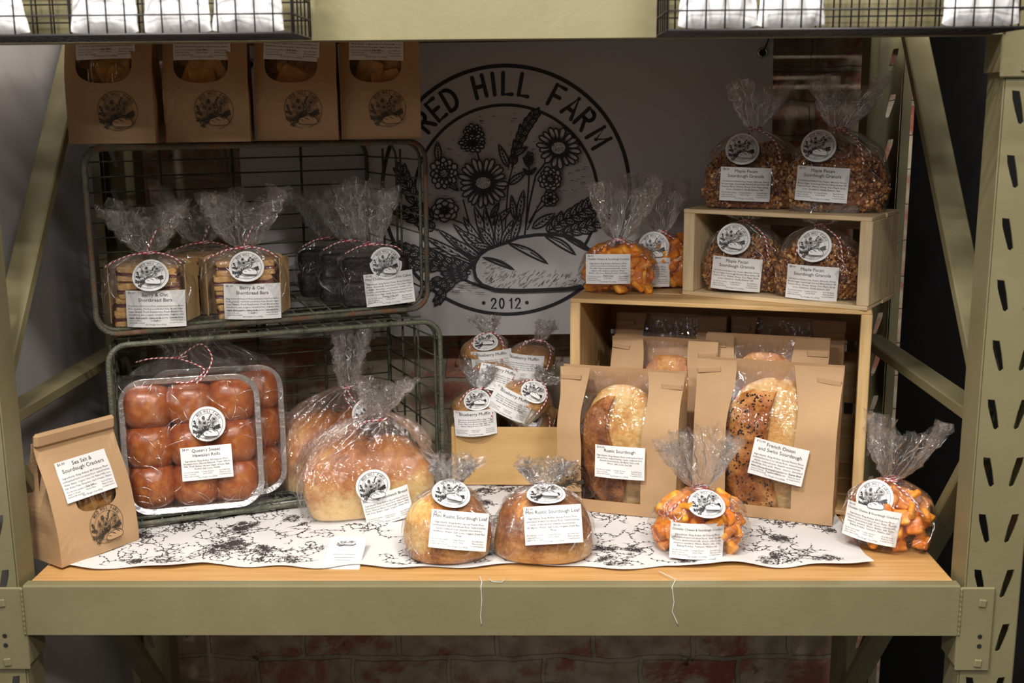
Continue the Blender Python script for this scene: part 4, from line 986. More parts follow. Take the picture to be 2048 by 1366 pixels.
def tin_bag(label, loc, rz, W=.126, D=.082, H=.212, fold=True, seed=1, dark=False, lab=(0, .138, 0), logo=(.006, .045), top_skew=0, win=(0, .085, .132, .034), tilt=(0, 0)):
    t = thing('cracker_bag', label, 'paper bag', loc, rz, 'kraft paper bags of sourdough crackers', tilt=tilt)
    hw = W/2
    def dep(z): return D/2*(1-.93*sst(.25, 1.03, z/H))+.002*math.sin(z*60+seed)
    def F(x, z): return (x+top_skew*z*z/H, -dep(z)-.0035*math.cos(x/hw*1.4)*math.sin(PI*min(1, z/H))+.0012*nz(x*30, z*30, seed), z)
    wx, wz0, wz1, ww = win
    hole = [(wx+ww*sgn(math.cos(a), .8), (wz0+wz1)/2+(wz1-wz0)/2*sgn(math.sin(a), .7)) for a in [2*PI*i/36 for i in range(36)]]
    mb = MB()
    ring_fill(mb, F, hole, (-hw, hw, 0, H), k=6)
    mb.grid(lambda u, v: (hw-u*W+top_skew*(v*H)**2/H, dep(v*H)+.002, v*H), 8, 24, 0, sm=False)
    for sx in (-1, 1):
        def side(u, v, sx=sx):
            z = v*H; f = F(sx*hw, z)[1]; bk = dep(z)+.002; ins = .030*sst(.30, .95, v)*(1-abs(2*u-1))*min(1, 2) + .002*nz(u*4, v*6, seed)*math.sin(PI*u)
            return (sx*(hw-ins)+top_skew*z*z/H, lerp(f, bk, u), z)
        mb.grid(side if sx > 0 else (lambda u, v, s_=side: s_(1-u, v)), 8, 24, 0, sm=False)
    mb.add([(-hw, -D/2, 0), (hw, -D/2, 0), (hw, D/2, 0), (-hw, D/2, 0)], [(0, 3, 2, 1)])
    body = mb.build('paper_body', 'kraft_pale' if not dark else 'kraft', t)
    if fold:
        g = MB(); s_ = top_skew*H
        g.box((s_, -.0045, H+.004), (W+.001, .009, .020), (.12, 0, 0), bev=.0035); g.build('rolled_top', 'kraft_pale' if not dark else 'kraft', body)
    # window film, dark sheet painted as the shaded hollow and the crackers behind it
    g = MB(); g.add([(p[0], F(*p)[1]+.0010, p[1]) for p in hole], [tuple(range(36))[::-1]]); g.build('window_film', 'film_window', body)
    g = MB(); g.grid(lambda u, v: ((u-.5)*W*.86, -dep(.1)*.1+.01, .01+v*H*.8), 2, 2); g.build('hollow_shade_sheet', 'inside', t)
    r = random.Random(seed*3)
    for i in range(8):
        x = wx+r.uniform(-.022, .022); z = wz0+.004+(wz1-wz0)*(i//2)/4+r.uniform(-.004, .004); y = F(x, z)[1]+.021+r.uniform(0, .006)
        link('cracker', SQC[2 if dark and i % 3 else r.randrange(2)], t, (x, y, z), (PI/2+r.uniform(-.35, .35), r.uniform(-.5, .5), r.uniform(-.4, .4)))
    f0 = F(lab[0], lab[1])
    slope = math.atan2(F(0, lab[1]+.02)[1]-F(0, lab[1]-.02)[1], .04)
    add_label('salt', t, (f0[0], f0[1]-.0012, f0[2]), (-slope, lab[2], 0), w=.080, h=.058, bend=.9)
    me = print_mesh(.0275, 'kraft', 'ink_kraft', lambda x, z, o: (F(x+logo[0], z+logo[1])[0], F(x+logo[0], z+logo[1])[1]-.0003-o, z+logo[1])); link('printed_logo', me, body)
    M_ = me.materials; M_[0] = M['kraft_pale' if not dark else 'kraft']; M_[1] = M['ink_kraft']
    return t
tin_bag('kraft paper cracker bag with rolled top standing at the front left corner', (-.5815, .1285, .0030), D2(56), H=.168, seed=1, lab=(-.002, .112, -.02), logo=(.012, .040), win=(.004, .064, .102, .032), top_skew=0)
ZT = .5655
for i, (px, py, rz, lb, sd, dk) in enumerate(((-.536, .268, 8, 'kraft cracker bag at the left end of the row above the wire baskets', 2, False), (-.412, .308, 9, 'second kraft cracker bag from the left above the wire baskets', 3, False),
        (-.288, .342, 6, 'third kraft bag above the wire baskets, showing dark brown crackers', 4, True), (-.169, .374, 6, 'kraft cracker bag at the right end of the row above the wire baskets', 5, False))):
    tin_bag(lb, (px, py, ZT), D2(rz), W=.118, H=.205, seed=sd, dark=dk, lab=(-.004, .143, (-.03, .0, .06, .02)[i]), logo=(.010, .045), win=(-.006, .083, .140, .038))

# ------------------------------------------------------------------ breads
def loaf(parent, name, a, b_, h, mat, seed, loc=(0, 0, 0), rot=(0, 0, 0), e=.75, flat=.25, amp=.05, nf=14, fn=None):
    mb = MB()
    def f(u, v):
        th = 2*PI*u; ph = PI*(v-.5); cx_ = sgn(math.cos(ph), e); x = a*cx_*sgn(math.cos(th), e); y = b_*cx_*sgn(math.sin(th), e); s_ = math.sin(ph)
        z = h*((s_-(-1))/2 if 0 else (max(s_, -flat)+flat)/(1+flat))
        n_ = 1+amp*nz(x*nf+seed, y*nf, z*nf)+amp*.4*nz(x*nf*4, y*nf*4+seed, z*nf*4); p = Vector((x*n_, y*n_, z*(1+.5*(n_-1))))
        if fn: p = fn(p, u, v)
        return tuple(p)
    mb.grid(f, 72, 44, closeu=True); return mb.build(name, mat, parent, loc, rot)

def domed(parent, name, a, b_, h, mat, seed, loc=(0, 0, 0), side=.42, e=.55, amp=.04, nf=14, de=.8, fn=None, nu=84, nv=50):
    """loaf with upright sides up to side*h and a rounded dome above"""
    mb = MB()
    def f(u, v):
        th = 2*PI*u
        if v < .12: k = (v/.12)*.93; z = 0
        elif v < .45: t = (v-.12)/.33; k = .93+.07*math.sin(t*PI/2); z = side*h*(t**1.2)
        else: t = (v-.45)/.55; k = math.cos(t*PI/2)**de; z = h*(side+(1-side)*math.sin(t*PI/2))
        ee = lerp(e, 1, sst(.8, 1, v)); x = a*k*sgn(math.cos(th), ee); y = b_*k*sgn(math.sin(th), ee)
        n_ = 1+amp*nz(x*nf+seed, y*nf, z*nf)+amp*.25*nz(x*nf*4, y*nf*4+seed, z*nf*4); p = Vector((x*n_, y*n_, z*(1+.4*(n_-1))))
        return tuple(fn(p) if fn else p)
    mb.grid(f, nu, nv, closeu=True); return mb.build(name, mat, parent, loc)

def window_bag(label, loc, rz, W, D, H, seed, kind=None, wl=-.22, wr=.20, lab=None, logo=False, loafk='rustic', detail=True):
    """kraft bread bag with a clear strip down its front; H is the height of the open top"""
    t = thing('bread_bag', label, 'paper bag', loc, rz, 'kraft window bags of sourdough bread')
    hw = W/2; th = .86
    def dep(z): return D/2*(1-.80*sst(.55, 1.0, z/H))
    def half(z): return hw*(1+.03*sst(.5, 1, z/H)+.02*nz(z*20, seed, 2))
    def F(s, z):   # s in -1..1 across the front
        return Vector((s*half(z), -dep(z)-.006*math.cos(s*1.5)*math.sin(PI*min(1, z/H))+.0035*nz(s*2.5, z*16, seed)*sst(0, .3, z/H), z))
    def edge(z, base, k): return base+.06*math.sin(z*28+k+seed)*sst(.35, .9, z/H)+(.02 if k == 0 else -.02)*sst(.7, 1, z/H)
    zb = .020
    for nm, fa, fb, k in (('paper_side', lambda z: -1, lambda z: edge(z, wl, 0), 0), ('paper_side', lambda z: edge(z, wr, 2), lambda z: 1, 1)):
        mb = MB()
        def g(u, v, fa=fa, fb=fb):
            z = v*H; return tuple(F(lerp(fa(z), fb(z), u), z))
        mb.grid(g, 10, 36, sm=True)
        sx = -1 if k == 0 else 1
        def side(u, v, sx=sx):
            z = v*H; a = F(sx, z); bk = dep(z)+.002; ins = (.022*sst(.35, .95, v))*(1-abs(2*u-1))+.004*nz(u*3+seed, v*7, sx)*math.sin(PI*u)
            return (a.x-sx*ins, lerp(a.y, bk, u), z)
        mb.grid(side if sx > 0 else (lambda u, v, s_=side: s_(1-u, v)), 10, 36, sm=False)
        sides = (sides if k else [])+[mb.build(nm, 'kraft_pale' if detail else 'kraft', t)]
    mb = MB(); mb.grid(lambda u, v: (half(v*H)*(1-2*u), dep(v*H)+.002+.003*nz(u*5, v*9, seed), v*H), 14, 24)
    mb.grid(lambda u, v: (hw*(2*u-1), lerp(-D/2, D/2, v), .0005), 4, 4)
    mb.grid(lambda u, v: tuple(F(lerp(edge(0, wl, 0), edge(0, wr, 2), u), v*zb)), 8, 3)
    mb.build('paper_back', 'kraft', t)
    mb = MB(); mb.grid(lambda u, v: tuple(F(lerp(edge(lerp(zb, H*.985, v), wl, 0)-.04, edge(lerp(zb, H*.985, v), wr, 2)+.04, u), lerp(zb, H*.985, v))+Vector((0, .0012+.0016*nz(u*7, v*14, seed+3), 0))), 20, 40)
    mb.build('window_film', 'film_window', t)
    for sx, tz in ((-1, .985), (1, .96)):   # tin tie tabs folded round the upper corners
        g = MB(); c = F(sx*.82, H*(tz-.05)); g.box((c.x, c.y-.0018, c.z), (W*.17, .0022, .0085), (0, .12*sx*((seed % 3)-1), 0), bev=.0008); g.build('tin_tie', 'kraft_pale', sides[0 if sx < 0 else 1])
    if loafk:
        cw = W*.37; hl = H*.86
        lx = (wl+wr)/2*hw
        if loafk == 'rustic':
            loaf(t, 'bread_loaf', cw*.92, D*.40, hl, 'crust_pale', seed, (lx+.008, .002, .004), e=.80, flat=.85, amp=.06)
            flap = MB()
            def fl(u, v):   # dark ear curling over the left half
                zz = .006+hl*.93*v; wv = math.sin(PI*min(1, max(0, v*.98+.01)))**.45; xr = lx+.008-cw*.02+.014*math.sin(v*5.5+.4); xl = lx+.008-cw*.98*wv-.002
                x = lerp(xl, xr, u); bulge = math.sqrt(max(0, 1-((x-lx-.008)/(cw*1.02))**2)); y = -(D*.40*bulge*wv**.4+.0065*sst(0, .25, u)+.003*(u > .93))
                y += .003*nz(x*50, zz*50, seed); return (x, y if u < .999 else y+.006, zz)
            flap.grid(fl, 26, 46); flap.build('crust_ear', 'crust_dark', t)
        elif loafk == 'onion':
            loaf(t, 'bread_loaf', cw*.95, D*.40, hl, 'crust_pale', seed, (lx+.012, .002, .004), e=.72, flat=.85, amp=.06)
            flap = MB()
            def fl(u, v):
                zz = .004+hl*.95*v; wv = math.sin(PI*min(1, max(0, v*.97+.02)))**.32; xr = lx+cw*.28+.012*math.sin(v*4+2.2); xl = lx+.010-cw*.98*wv
                x = lerp(xl, xr, u); bulge = math.sqrt(max(0, 1-((x-lx-.01)/(cw*1.05))**2)); y = -(D*.40*bulge*wv**.4+.007*sst(0, .2, u))
                y += .0035*nz(x*60, zz*60, seed); return (x, y if u < .999 else y+.007, zz)
            flap.grid(fl, 26, 46)
            r = random.Random(seed)
            for k in range(420):
                u = r.uniform(.05, .95); v = r.random()**1.0
                if nz(u*5, v*8, seed) < .02 and r.random() < .8: continue
                p = Vector(fl(u, min(.97, v))); s_ = r.uniform(.0007, .0016); flap.box((p.x, p.y-.0003, p.z), (s_*2, .0012, s_*1.6), (0, r.uniform(0, 3), 0), mi=1)
            flap.build('seeded_crust', ['crust_seed', 'seed'], t)
        else:
            loaf(t, 'bread_loaf', cw*.95, D*.40, H*loafk, 'crust_seed', seed, (lx+.004, .002, .004), e=.72, flat=.85, amp=.06)
    if logo:
        me = print_mesh(.026, 'kraft_pale', 'ink_kraft', lambda x, z, o: (lambda q: (q.x, q.y-.0004-o, q.z))(F((x-hw*.76)/half(.05), z+.052))); link('printed_logo', me, sides[0])
    if lab:
        p = F(lab[0]/hw, lab[1]); add_label(kind, t, (p.x, p.y-.0065, p.z), (-.03, lab[2], 0), w=lab[3], h=lab[4], bend=.35)
    return t
window_bag('front left paper window bag, rustic sourdough with dark ear and pale crumb', (.196, .298, .0030), D2(-17), .184, .080, .218, 1, 'rustic', wl=-.58, wr=.42, lab=(.008, .086, 0, .076, .050), logo=True)
window_bag('front right paper window bag, onion sourdough loaf speckled with black seeds', (.414, .280, .0030), D2(-19), .208, .082, .232, 2, 'onion', wl=-.52, wr=.42, lab=(.024, .094, .17, .080, .056), loafk='onion')
window_bag('middle row paper bread bag at left, top of a brown loaf showing', (.272, .405, .0100), D2(-19), .168, .062, .236, 3, loafk=.86, wl=-.42, wr=.52, detail=True)
window_bag('middle row paper bread bag at right, its corner tab folded over', (.428, .372, .0100), D2(-17), .184, .062, .246, 4, loafk=.88, wl=-.50, wr=.46, detail=True)
window_bag('rearmost paper bread bag at left inside the large crate', (.290, .478, .0100), D2(-17), .178, .060, .262, 5, loafk=.6, wl=-.45, wr=.45, detail=False)
window_bag('rearmost paper bread bag at right inside the large crate', (.474, .436, .0100), D2(-17), .176, .060, .262, 6, loafk=.6, wl=-.60, wr=.42, detail=False)

# sandwich bread in knotted soft bags
def sand_bag(label, loc, rz, seed, L=.112, D=.062, H=.138, lab=True, knot=(.012, 0), fan=(.0, 0, .06, .03, .014)):
    t = thing('sandwich_bread', label, 'bagged bread', loc, rz, 'bagged sourdough sandwich loaves')
    def fn(p):   # crease where the crown was scored and folded
        p.z -= .007*math.exp(-((p.x-.012)/.012)**2)*sst(.3, .8, p.z/H); p.y += (.008 if p.y < 0 else 0)*math.exp(-((p.x-.004)/.010)**2)*sst(.15, .5, p.z/H); return p
    domed(t, 'bread_loaf', L, D, H, 'crust_sand', seed, (0, 0, .002), side=.40, e=.50, amp=.045, nf=18, de=.75, fn=fn)
    keys = [(.0008, L*1.0, D*.98, 0, 0, 2.2), (.012, L+.010, D+.008, 0, 0, 2.4), (H*.55, L+.014, D+.009, 0, 0, 2.2), (H*.86, L*.90, D*.86, 0, 0, 1.7)]
    nk = (knot[0], knot[1], H+.042, .011); film_bag(t, keys, nk, fan, seed+40, mat=('film_soft', 'film_soft'), pleat=.5, nu=150, crumple=.009)
    g = MB(); g.tube([(nk[0]+math.cos(a*PI/9)*.010, math.sin(a*PI/9)*.010+nk[1], nk[2]+.002*math.sin(a)) for a in range(18)], [.0055+.0022*math.sin(a*2.7) for a in range(18)], 8, closed=True, sm=False); g.build('knot', 'film_soft', t)
    if lab:
        add_sticker(t, (-.002, -D-.0155, H*.52), (.02, -.08, 0), r=.0258, bend=.2); add_label('sandwich', t, (.019, -D-.0150, H*.21), (.02, -.20, 0), w=.072, h=.050, bend=.16)
    return t
s1 = sand_bag('front sandwich loaf in a knotted clear bag, standing on the floral cloth', (-.196, .290, .0030), D2(16), 1, L=.100, D=.056, H=.112, knot=(.018, -.01), fan=(.012, -.004, .045, .036, .020))
twine(s1, (.018, -.022, .147, .009), [[(-.004, -.026, .146), (-.022, -.032, .140)], [(-.006, -.022, .142), (-.020, -.026, .132)]], wraps=1)
s2 = sand_bag('sandwich loaf in the lower wire basket, behind the front sandwich loaf', (-.262, .392, .0130), D2(28), 2, L=.092, D=.048, H=.118, lab=False, knot=(.020, -.012), fan=(.008, 0, .085, .026, .012))
add_sticker(s2, (.036, -.060, .122), (-.2, -.1, 0)); twine(s2, (.020, -.012, .160, .011), [[(.014, -.030, .155), (.022, -.044, .136), (.030, -.062, .104)], [(.008, -.028, .150), (.018, -.046, .125)]], wraps=2)

# square foil pans of sweet rolls leaning in the lower basket
def roll_tray(label, loc, rz, lean, seed, lab):
    t = thing('roll_tray', label, 'tray of rolls', loc, rz, 'foil pans of sweet rolls wrapped in cellophane', tilt=(lean, 0))
    S = .100; cz = S+.006
    def pr_(r_, rad, y, n=8): return [(p[0], y, p[1]+cz) for p in rounded_rect(2*r_, 2*r_, rad, n)]
    mb = MB(); R = [pr_(S*.80, .020, .030), pr_(S*.84, .024, .026), pr_(S*.93, .030, -.002), pr_(S*.945, .032, -.006), pr_(S*1.02, .038, -.008), pr_(S*1.03, .039, -.0055), pr_(S*1.005, .037, -.003)]
    n = len(R[0])
    for j, rw in enumerate(R):
        for i, p in enumerate(rw):
            q = Vector(p); c = Vector((0, p[1], cz)); w_ = 1+(.006*math.sin(i*2.6) if j in (2, 3, 4) else 0)*(1 if i % 2 else -1); q = c+(q-c)*w_; mb.v.append(tuple(q))
    for j in range(len(R)-1):
        for i in range(n): i2 = (i+1) % n; mb.f.append((j*n+i, j*n+i2, (j+1)*n+i2, (j+1)*n+i)); mb.m.append(0); mb.s.append(j != 3)
    mb.f.append(tuple(range(n))); mb.m.append(0); mb.s.append(False); mb.build('foil_pan', 'foil', t)
    r = random.Random(seed)
    for i in range(3):
        for j in range(3):
            a = S*.375*r.uniform(.98, 1.05); b_ = S*.375*r.uniform(.98, 1.05); hh = r.uniform(.040, .048); mbb = MB(); sd = i*3+j+seed
            def f(u, v):
                ph = PI/2*(1-v); k = sgn(math.cos(ph), .78); th = 2*PI*u
                x = a*k*sgn(math.cos(th), .74); z = b_*k*sgn(math.sin(th), .74); y = -hh*sgn(math.sin(ph), .85)
                n_ = 1+.05*nz(x*30+sd, z*30, sd); return (x*n_, y*n_+.022, z*n_)
            mbb.grid(f, 30, 14, closeu=True)
            link('bread_roll', mbb.mesh('bread_roll', 'roll'), t, ((i-1)*S*.60+r.uniform(-.002, .002), 0, cz+(j-1)*S*.60+r.uniform(-.002, .002)))
    # cellophane wrapped round pan and rolls
    mb = MB()
    def front(u, v):
        a = (u-.5)*2; c = (v-.5)*2; rr_ = max(abs(a), abs(c)); k = math.sqrt(max(0, 1-rr_**5)); x = sgn(a, .96)*(S+.007); z = sgn(c, .96)*(S+.006)+cz
        y = -.008-.0185*k-.004*nz(a*4+seed, c*4, 1)*k-.0022*nz(a*13+seed, c*11, 4)*k
        # a few long creases run over the rolls
        for cx_, sl, am in ((-.35, .35, .004), (.1, -.25, .0045), (.42, .15, .004), (.02, .5, .003)):
            d = a-(cx_+sl*c); y -= am*max(0, 1-abs(d)*14)*k
        return (x, y, z)
    mb.grid(front, 70, 70, smf=lambda u, v: True)
    mb.grid(lambda u, v: ((u-.5)*2*(-1)*(S+.007), .034, (v-.5)*2*(S+.006)+cz), 10, 10)
    for ax in range(4):
        def sd_(u, v, ax=ax):
            y = lerp(-.008, .034, v); a = (u-.5)*2
            if ax < 2: x = (S+.007)*(1 if ax else -1); z = a*(S+.006)+cz
            else: z = cz+(S+.006)*(1 if ax == 3 else -1); x = a*(S+.007)
            return (x+.0012*nz(u*9, v*4, ax+seed), y, max(z+.0012*nz(u*9, v*4, 9+ax), .001))
        mb.grid(sd_, 20, 5)
    # loose gathered top lying back
    nu = 60
    def top(u, v):
        w = lerp(S*.86, .030, sst(0, .42, v)) if v < .42 else lerp(.030, .085, (v-.42)/.58)
        x = (u-.5)*2*w+.012*nz(u*7, v*3, seed)*v-.012*v; z = cz+S+.006+.085*v+.012*nz(u*3, 2, seed)*v; y = .012+.012*math.sin(u*34+v*2+seed)*(.25+.75*sst(.1, .5, v))+.010*nz(u*11, v*9, seed+2)*v; return (x, y, z)
    mb.grid(top, nu, 22, mi=1, smf=lambda u, v: v < .3)
    mb.grid(lambda u, v: tuple(Vector(top(u, v))+Vector((.004*nz(u*9, v*5, 9), .012+.006*nz(u*8, v*8, 3), -.006*v))), nu, 22, mi=1, smf=lambda u, v: v < .3)
    rc = random.Random(seed+9)
    for _ in range(90):
        u0, v0 = rc.uniform(.05, .95), rc.uniform(.04, .96); an = rc.choice((1.2, 1.9, .5, 2.6))+rc.uniform(-.4, .4); ln = rc.uniform(.03, .17); cv = rc.uniform(-3, 3); pts = []
        for q in range(9):
            uu = u0+math.cos(an+cv*q*.03)*ln*q/8; vv = v0+math.sin(an+cv*q*.03)*ln*q/8
            if .01 < uu < .99 and .01 < vv < .99: p = front(uu, vv); pts.append((p[0], p[1]-.0004, p[2]))
        if len(pts) > 3: mb.tube(pts, [rc.uniform(.00022, .0005)*math.sin(PI*(q+.5)/len(pts)) for q in range(len(pts))], 5, mi=2, cap=False)
    for _ in range(36):
        u0 = rc.uniform(.03, .97); v0 = rc.uniform(0, .7); ln = rc.uniform(.1, .3); sl = rc.uniform(-.3, .3)
        mb.tube([Vector(top(min(.99, max(.01, u0+sl*ln*q/8)), min(1, v0+ln*q/8)))-Vector((0, .0003, 0)) for q in range(9)], rc.uniform(.00016, .0003), 5, mi=2, cap=False)
    mb.build('cellophane_wrap', ['film', 'film_fan', 'crease'], t)
    if lab:
        add_sticker(t, (.024, -.0335, cz+.032), (0, .06, 0), r=.0262, bend=.35); add_label('rolls', t, (.020, -.0330, cz-.026), (.0, -.02, 0), w=.074, h=.050, bend=.5)
        twine(t, (-.014, .012, cz+S+.030, .012), [[(-.05, -.006, cz+S+.032), (-.075, -.010, cz+S+.028)], [(.020, -.012, cz+S+.050), (.036, -.020, cz+S+.030), (.026, -.028, cz+S+.006), (.010, -.026, cz+S-.008)], [(.012, -.014, cz+S+.020), (.024, -.022, cz+S+.010), (.004, -.028, cz+S-.004), (-.020, -.024, cz+S-.004)]], wraps=1)
    return t
roll_tray('front foil pan of nine glossy sweet rolls, leaning in the lower wire basket', (-.452, .246, .0120), D2(15), -.13, 1, True)
roll_tray('second foil pan of rolls behind the front one, only its silver rim showing', (-.428, .300, .0140), D2(15), -.12, 2, False)

# ------------------------------------------------------------------ shortbread and chocolate cakes in the upper basket
BAR = None
def bar_meshes():
    out = []
    for s in range(3):
        r = random.Random(s+5); mb = MB()
        for (z0_, z1_, mi, gx) in ((0, .008, 0, 0), (.008, .0125, 1, .001), (.0125, .021, 0, 0)):
            def f(u, v, z0_=z0_, z1_=z1_, gx=gx):
                th = 2*PI*u; k = (1, 1, 1)[0]; x = (.044+gx)*sgn(math.cos(th), .3); y = (.016+gx)*sgn(math.sin(th), .3); n_ = 1+.06*nz(x*90+s, y*90, z0_*300+v*3); return (x*n_, y*n_, lerp(z0_, z1_, v)+.0012*nz(x*120, y*120, s))
            mb.grid(f, 40, 3, mi=mi, closeu=True)
        o = len(mb.v); mb.v += [(0, 0, 0), (0, 0, .021)]
        mb.grid(lambda u, v: (.044*v*sgn(math.cos(2*PI*u), .3), .016*v*sgn(math.sin(2*PI*u), .3), .0212+.0012*nz(u*20, v*5, s)), 40, 4, mi=0, closeu=True)
        out.append(mb.mesh('shortbread_bar', ['crumb', 'jam']))
    return out
BARS = bar_meshes()
def shortbread(label, loc, rz, seed, fan, lab=True, W=.062, D=.030, H=.094, st=(.008, .074)):
    t = thing('shortbread_bag', label, 'bag of cookies', loc, rz, 'cellophane bags of berry shortbread bars')
    g = MB()   # folded tan card: back plate and two cheeks
    pl = [(p[0], p[1]+H*.5+.002) for p in rounded_rect(W*2.02, H*.98, .014, 5)]; n = len(pl)
    g.add([(p[0], y, p[1]) for y in (D*.70, D*.70+.0012) for p in pl], [tuple(range(n))[::-1], tuple(range(n, 2*n))]+[(i, (i+1) % n, n+(i+1) % n, n+i) for i in range(n)])
    for sx in (-1, 1): g.box((sx*W*.98, .004, H*.5+.002), (.0014, D*1.5, H*.90), (0, 0, -sx*.30), bev=.0005)
    g.build('card_tray', 'tanboard', t)
    r = random.Random(seed)
    for i in range(4):
        link('shortbread_bar', BARS[i % 3], t, (r.uniform(-.006, .006)-.002, -.004+r.uniform(-.002, .003), .003+i*.0215), (r.uniform(-.05, .05), r.uniform(-.07, .07), r.uniform(-.12, .12)))
    keys = [(.0008, W*1.0, D*.95, 0, 0, 2.0), (.012, W+.004, D+.003, 0, 0, 2.2), (H*.6, W+.004, D+.003, 0, 0, 2.0), (H*.88, W*.94, D*.80, 0, 0, 1.7)]
    nk = (.002, 0, H+.014, .011); film_bag(t, keys, nk, fan, seed+60, pleat=.32, crumple=.009)
    twine(t, nk, [[(-.022, -.014, H+.012), (-.044, -.020, H+.004), (-.058, -.022, H-.004)], [(.020, -.012, H+.014), (.040, -.018, H+.008), (.052, -.020, H-.002)], [(.006, -.018, H+.024), (.016, -.016, H+.044), (.020, -.014, H+.050)]], wraps=2)
    if st: add_sticker(t, (st[0], -D*.95-.007, st[1]+.006), (-.62, .05, 0), r=.0258)
    if lab: add_label('shortbread', t, (.012, -D-.0052, .029), (-.02, .02, 0), w=.084, h=.054, bend=.12)
    return t
def in_b2(u, v): c, s = math.cos(BK2['rz']), math.sin(BK2['rz']); return (BK2['loc'][0]+c*u-s*v, BK2['loc'][1]+s*u+c*v, BK2['loc'][2]+.0078)
shortbread('shortbread bar bag at the left end of the upper wire basket', in_b2(.080, .034), D2(10), 1, (-.004, .004, .062, .052, .014))
shortbread('shortbread bar bag in the middle of the upper wire basket, tan card at its right', in_b2(.220, .034), D2(12), 2, (.004, .0, .075, .056, .014), st=(.006, .078))
shortbread('shortbread bar bag tucked behind the other two in the upper wire basket', in_b2(.175, .128), D2(14), 3, (-.004, .004, .070, .055, .014), lab=False, st=None)
def cake_bag(label, loc, rz, seed, fan, lab):
    t = thing('zucchini_cake_bag', label, 'bag of cakes', loc, rz, 'cellophane bags of chocolate zucchini cakes'); W, D, H = .058, .030, .084
    for i, (x, z) in enumerate(((-.001, .003), (.001, .043))):
        domed(t, 'chocolate_cake', .054, .027, .041, 'choc', seed+i, (x, 0, z), side=.8, e=.30, amp=.05, nf=30, de=.4, nu=56, nv=30)
    keys = [(.0008, W*1.0, D*.95, 0, 0, 2.0), (.010, W+.003, D+.003, 0, 0, 2.2), (H*.6, W+.003, D+.003, 0, 0, 2.0), (H*.88, W*.94, D*.80, 0, 0, 1.7)]
    nk = (-.004, 0, H+.016, .010); film_bag(t, keys, nk, fan, seed+80, pleat=.3, crumple=.008)
    twine(t, nk, [[(-.024, -.012, H+.014), (-.048, -.018, H+.004)], [(.014, -.012, H+.016), (.034, -.016, H+.012), (.044, -.018, H+.004)]], wraps=2)
    if lab:
        add_sticker(t, (.016, -D*.86-.006, .073), (-.28, .05, 0), r=.0258); add_label('zucchini', t, (.020, -D-.0050, .032), (-.02, -.08, 0), w=.078, h=.052, bend=.14)
    return t
cake_bag('chocolate zucchini cake bag in front at the right end of the upper wire basket', in_b2(.430, .040), D2(14), 1, (-.006, .002, .088, .044, .014), True)
cake_bag('dark chocolate cake bag just behind the front one in the upper wire basket', in_b2(.412, .105), D2(16), 2, (-.012, .0, .080, .040, .012), False)
cake_bag('rearmost dark chocolate cake bag in the upper wire basket', in_b2(.392, .165), D2(18), 3, (-.010, .0, .070, .040, .012), False)

# ------------------------------------------------------------------ muffins
def muffin_parts():
    c = MB(); R0, R1, H = .0235, .0330, .036; n = 48
    def cup(u, v): a = 2*PI*u; r_ = lerp(R0, R1, v)*(1+(.045 if int(round(u*n)) % 2 else -.02)*(.3+.7*v)); return (r_*math.cos(a), r_*math.sin(a), H*v)
    c.grid(cup, n, 5, sm=False, closeu=True); c.grid(lambda u, v: (R0*(1-v)*math.cos(2*PI*u), R0*(1-v)*math.sin(2*PI*u), .0002), 24, 1, closeu=True)
    t = MB()
    def top(u, v): a = 2*PI*u; ph = PI/2*v; r_ = .0355*math.cos(ph)**.7; q = 1+.06*nz(math.cos(a)*2, math.sin(a)*2, v*3); return (r_*math.cos(a)*q, r_*math.sin(a)*q, .031+.022*math.sin(ph)**.9*q)
    t.grid(top, 36, 14, closeu=True); t.grid(lambda u, v: (.0355*(1-v)*math.cos(2*PI*u), .0355*(1-v)*math.sin(2*PI*u), .031), 36, 1, closeu=True)
    return c.mesh('paper_cup', 'cup'), t.mesh('muffin_crown', 'muffin')
CUP, CROWN = muffin_parts()
def muffin(label, loc, rot, seed, st, lb, fan=(.004, 0, .034, .026, .010), neck=(.008, .004)):
    t = thing('blueberry_muffin', label, 'wrapped muffin', loc, 0, 'wrapped blueberry muffins in the plywood box'); t.rotation_euler = rot
    MS = 1.14
    for nm, me in (('paper_cup', CUP), ('muffin_crown', CROWN)): link(nm, me, t, (0, 0, .002)).scale = (MS,)*3
    keys = [(0, .034, .032, 0, 0, 1.2), (.006, .038, .037, 0, 0, 1.2), (.034, .0435, .0435, 0, 0, 1.1), (.050, .038, .038, 0, 0, 1)]
    nk = (neck[0], neck[1], .073, .0065); film_bag(t, keys, nk, fan, seed+100, pleat=.3, nu=64, crumple=.005, fan_n=10)
    twine(t, nk, [[(nk[0]-.012, nk[1]-.012, .075), (nk[0]-.030, nk[1]-.022, .062), (nk[0]-.044, -.026, .034)], [(nk[0]+.012, nk[1]-.012, .073), (nk[0]+.022, nk[1]-.028, .058), (nk[0]+.018, -.045, .034)]], wraps=2)
    if st: add_sticker(t, st[:3], st[3:], r=.0215, bend=.045)
    if lb: add_label('muffin', t, lb[:3], lb[3:], w=.068, h=.043, bend=.052, ts=.0075)
    return t
def in_box(u, v, z): c, s = math.cos(D2(-1)), math.sin(D2(-1)); return (BX[0]+c*u-s*v, BX[1]+s*u+c*v, z)
S_ = (-.002, -.028, .057, -.85, 0, 0); L_ = (0, -.0405, .026, -.02, 0, 0)
muffin('blueberry muffin at the front left corner of the plywood box, label upright', in_box(.040, .032, .0860), (.04, -.04, .02), 1, (.004, -.028, .064, -.95, 0, 0), (0, -.0455, .028, -.02, -.02, 0))
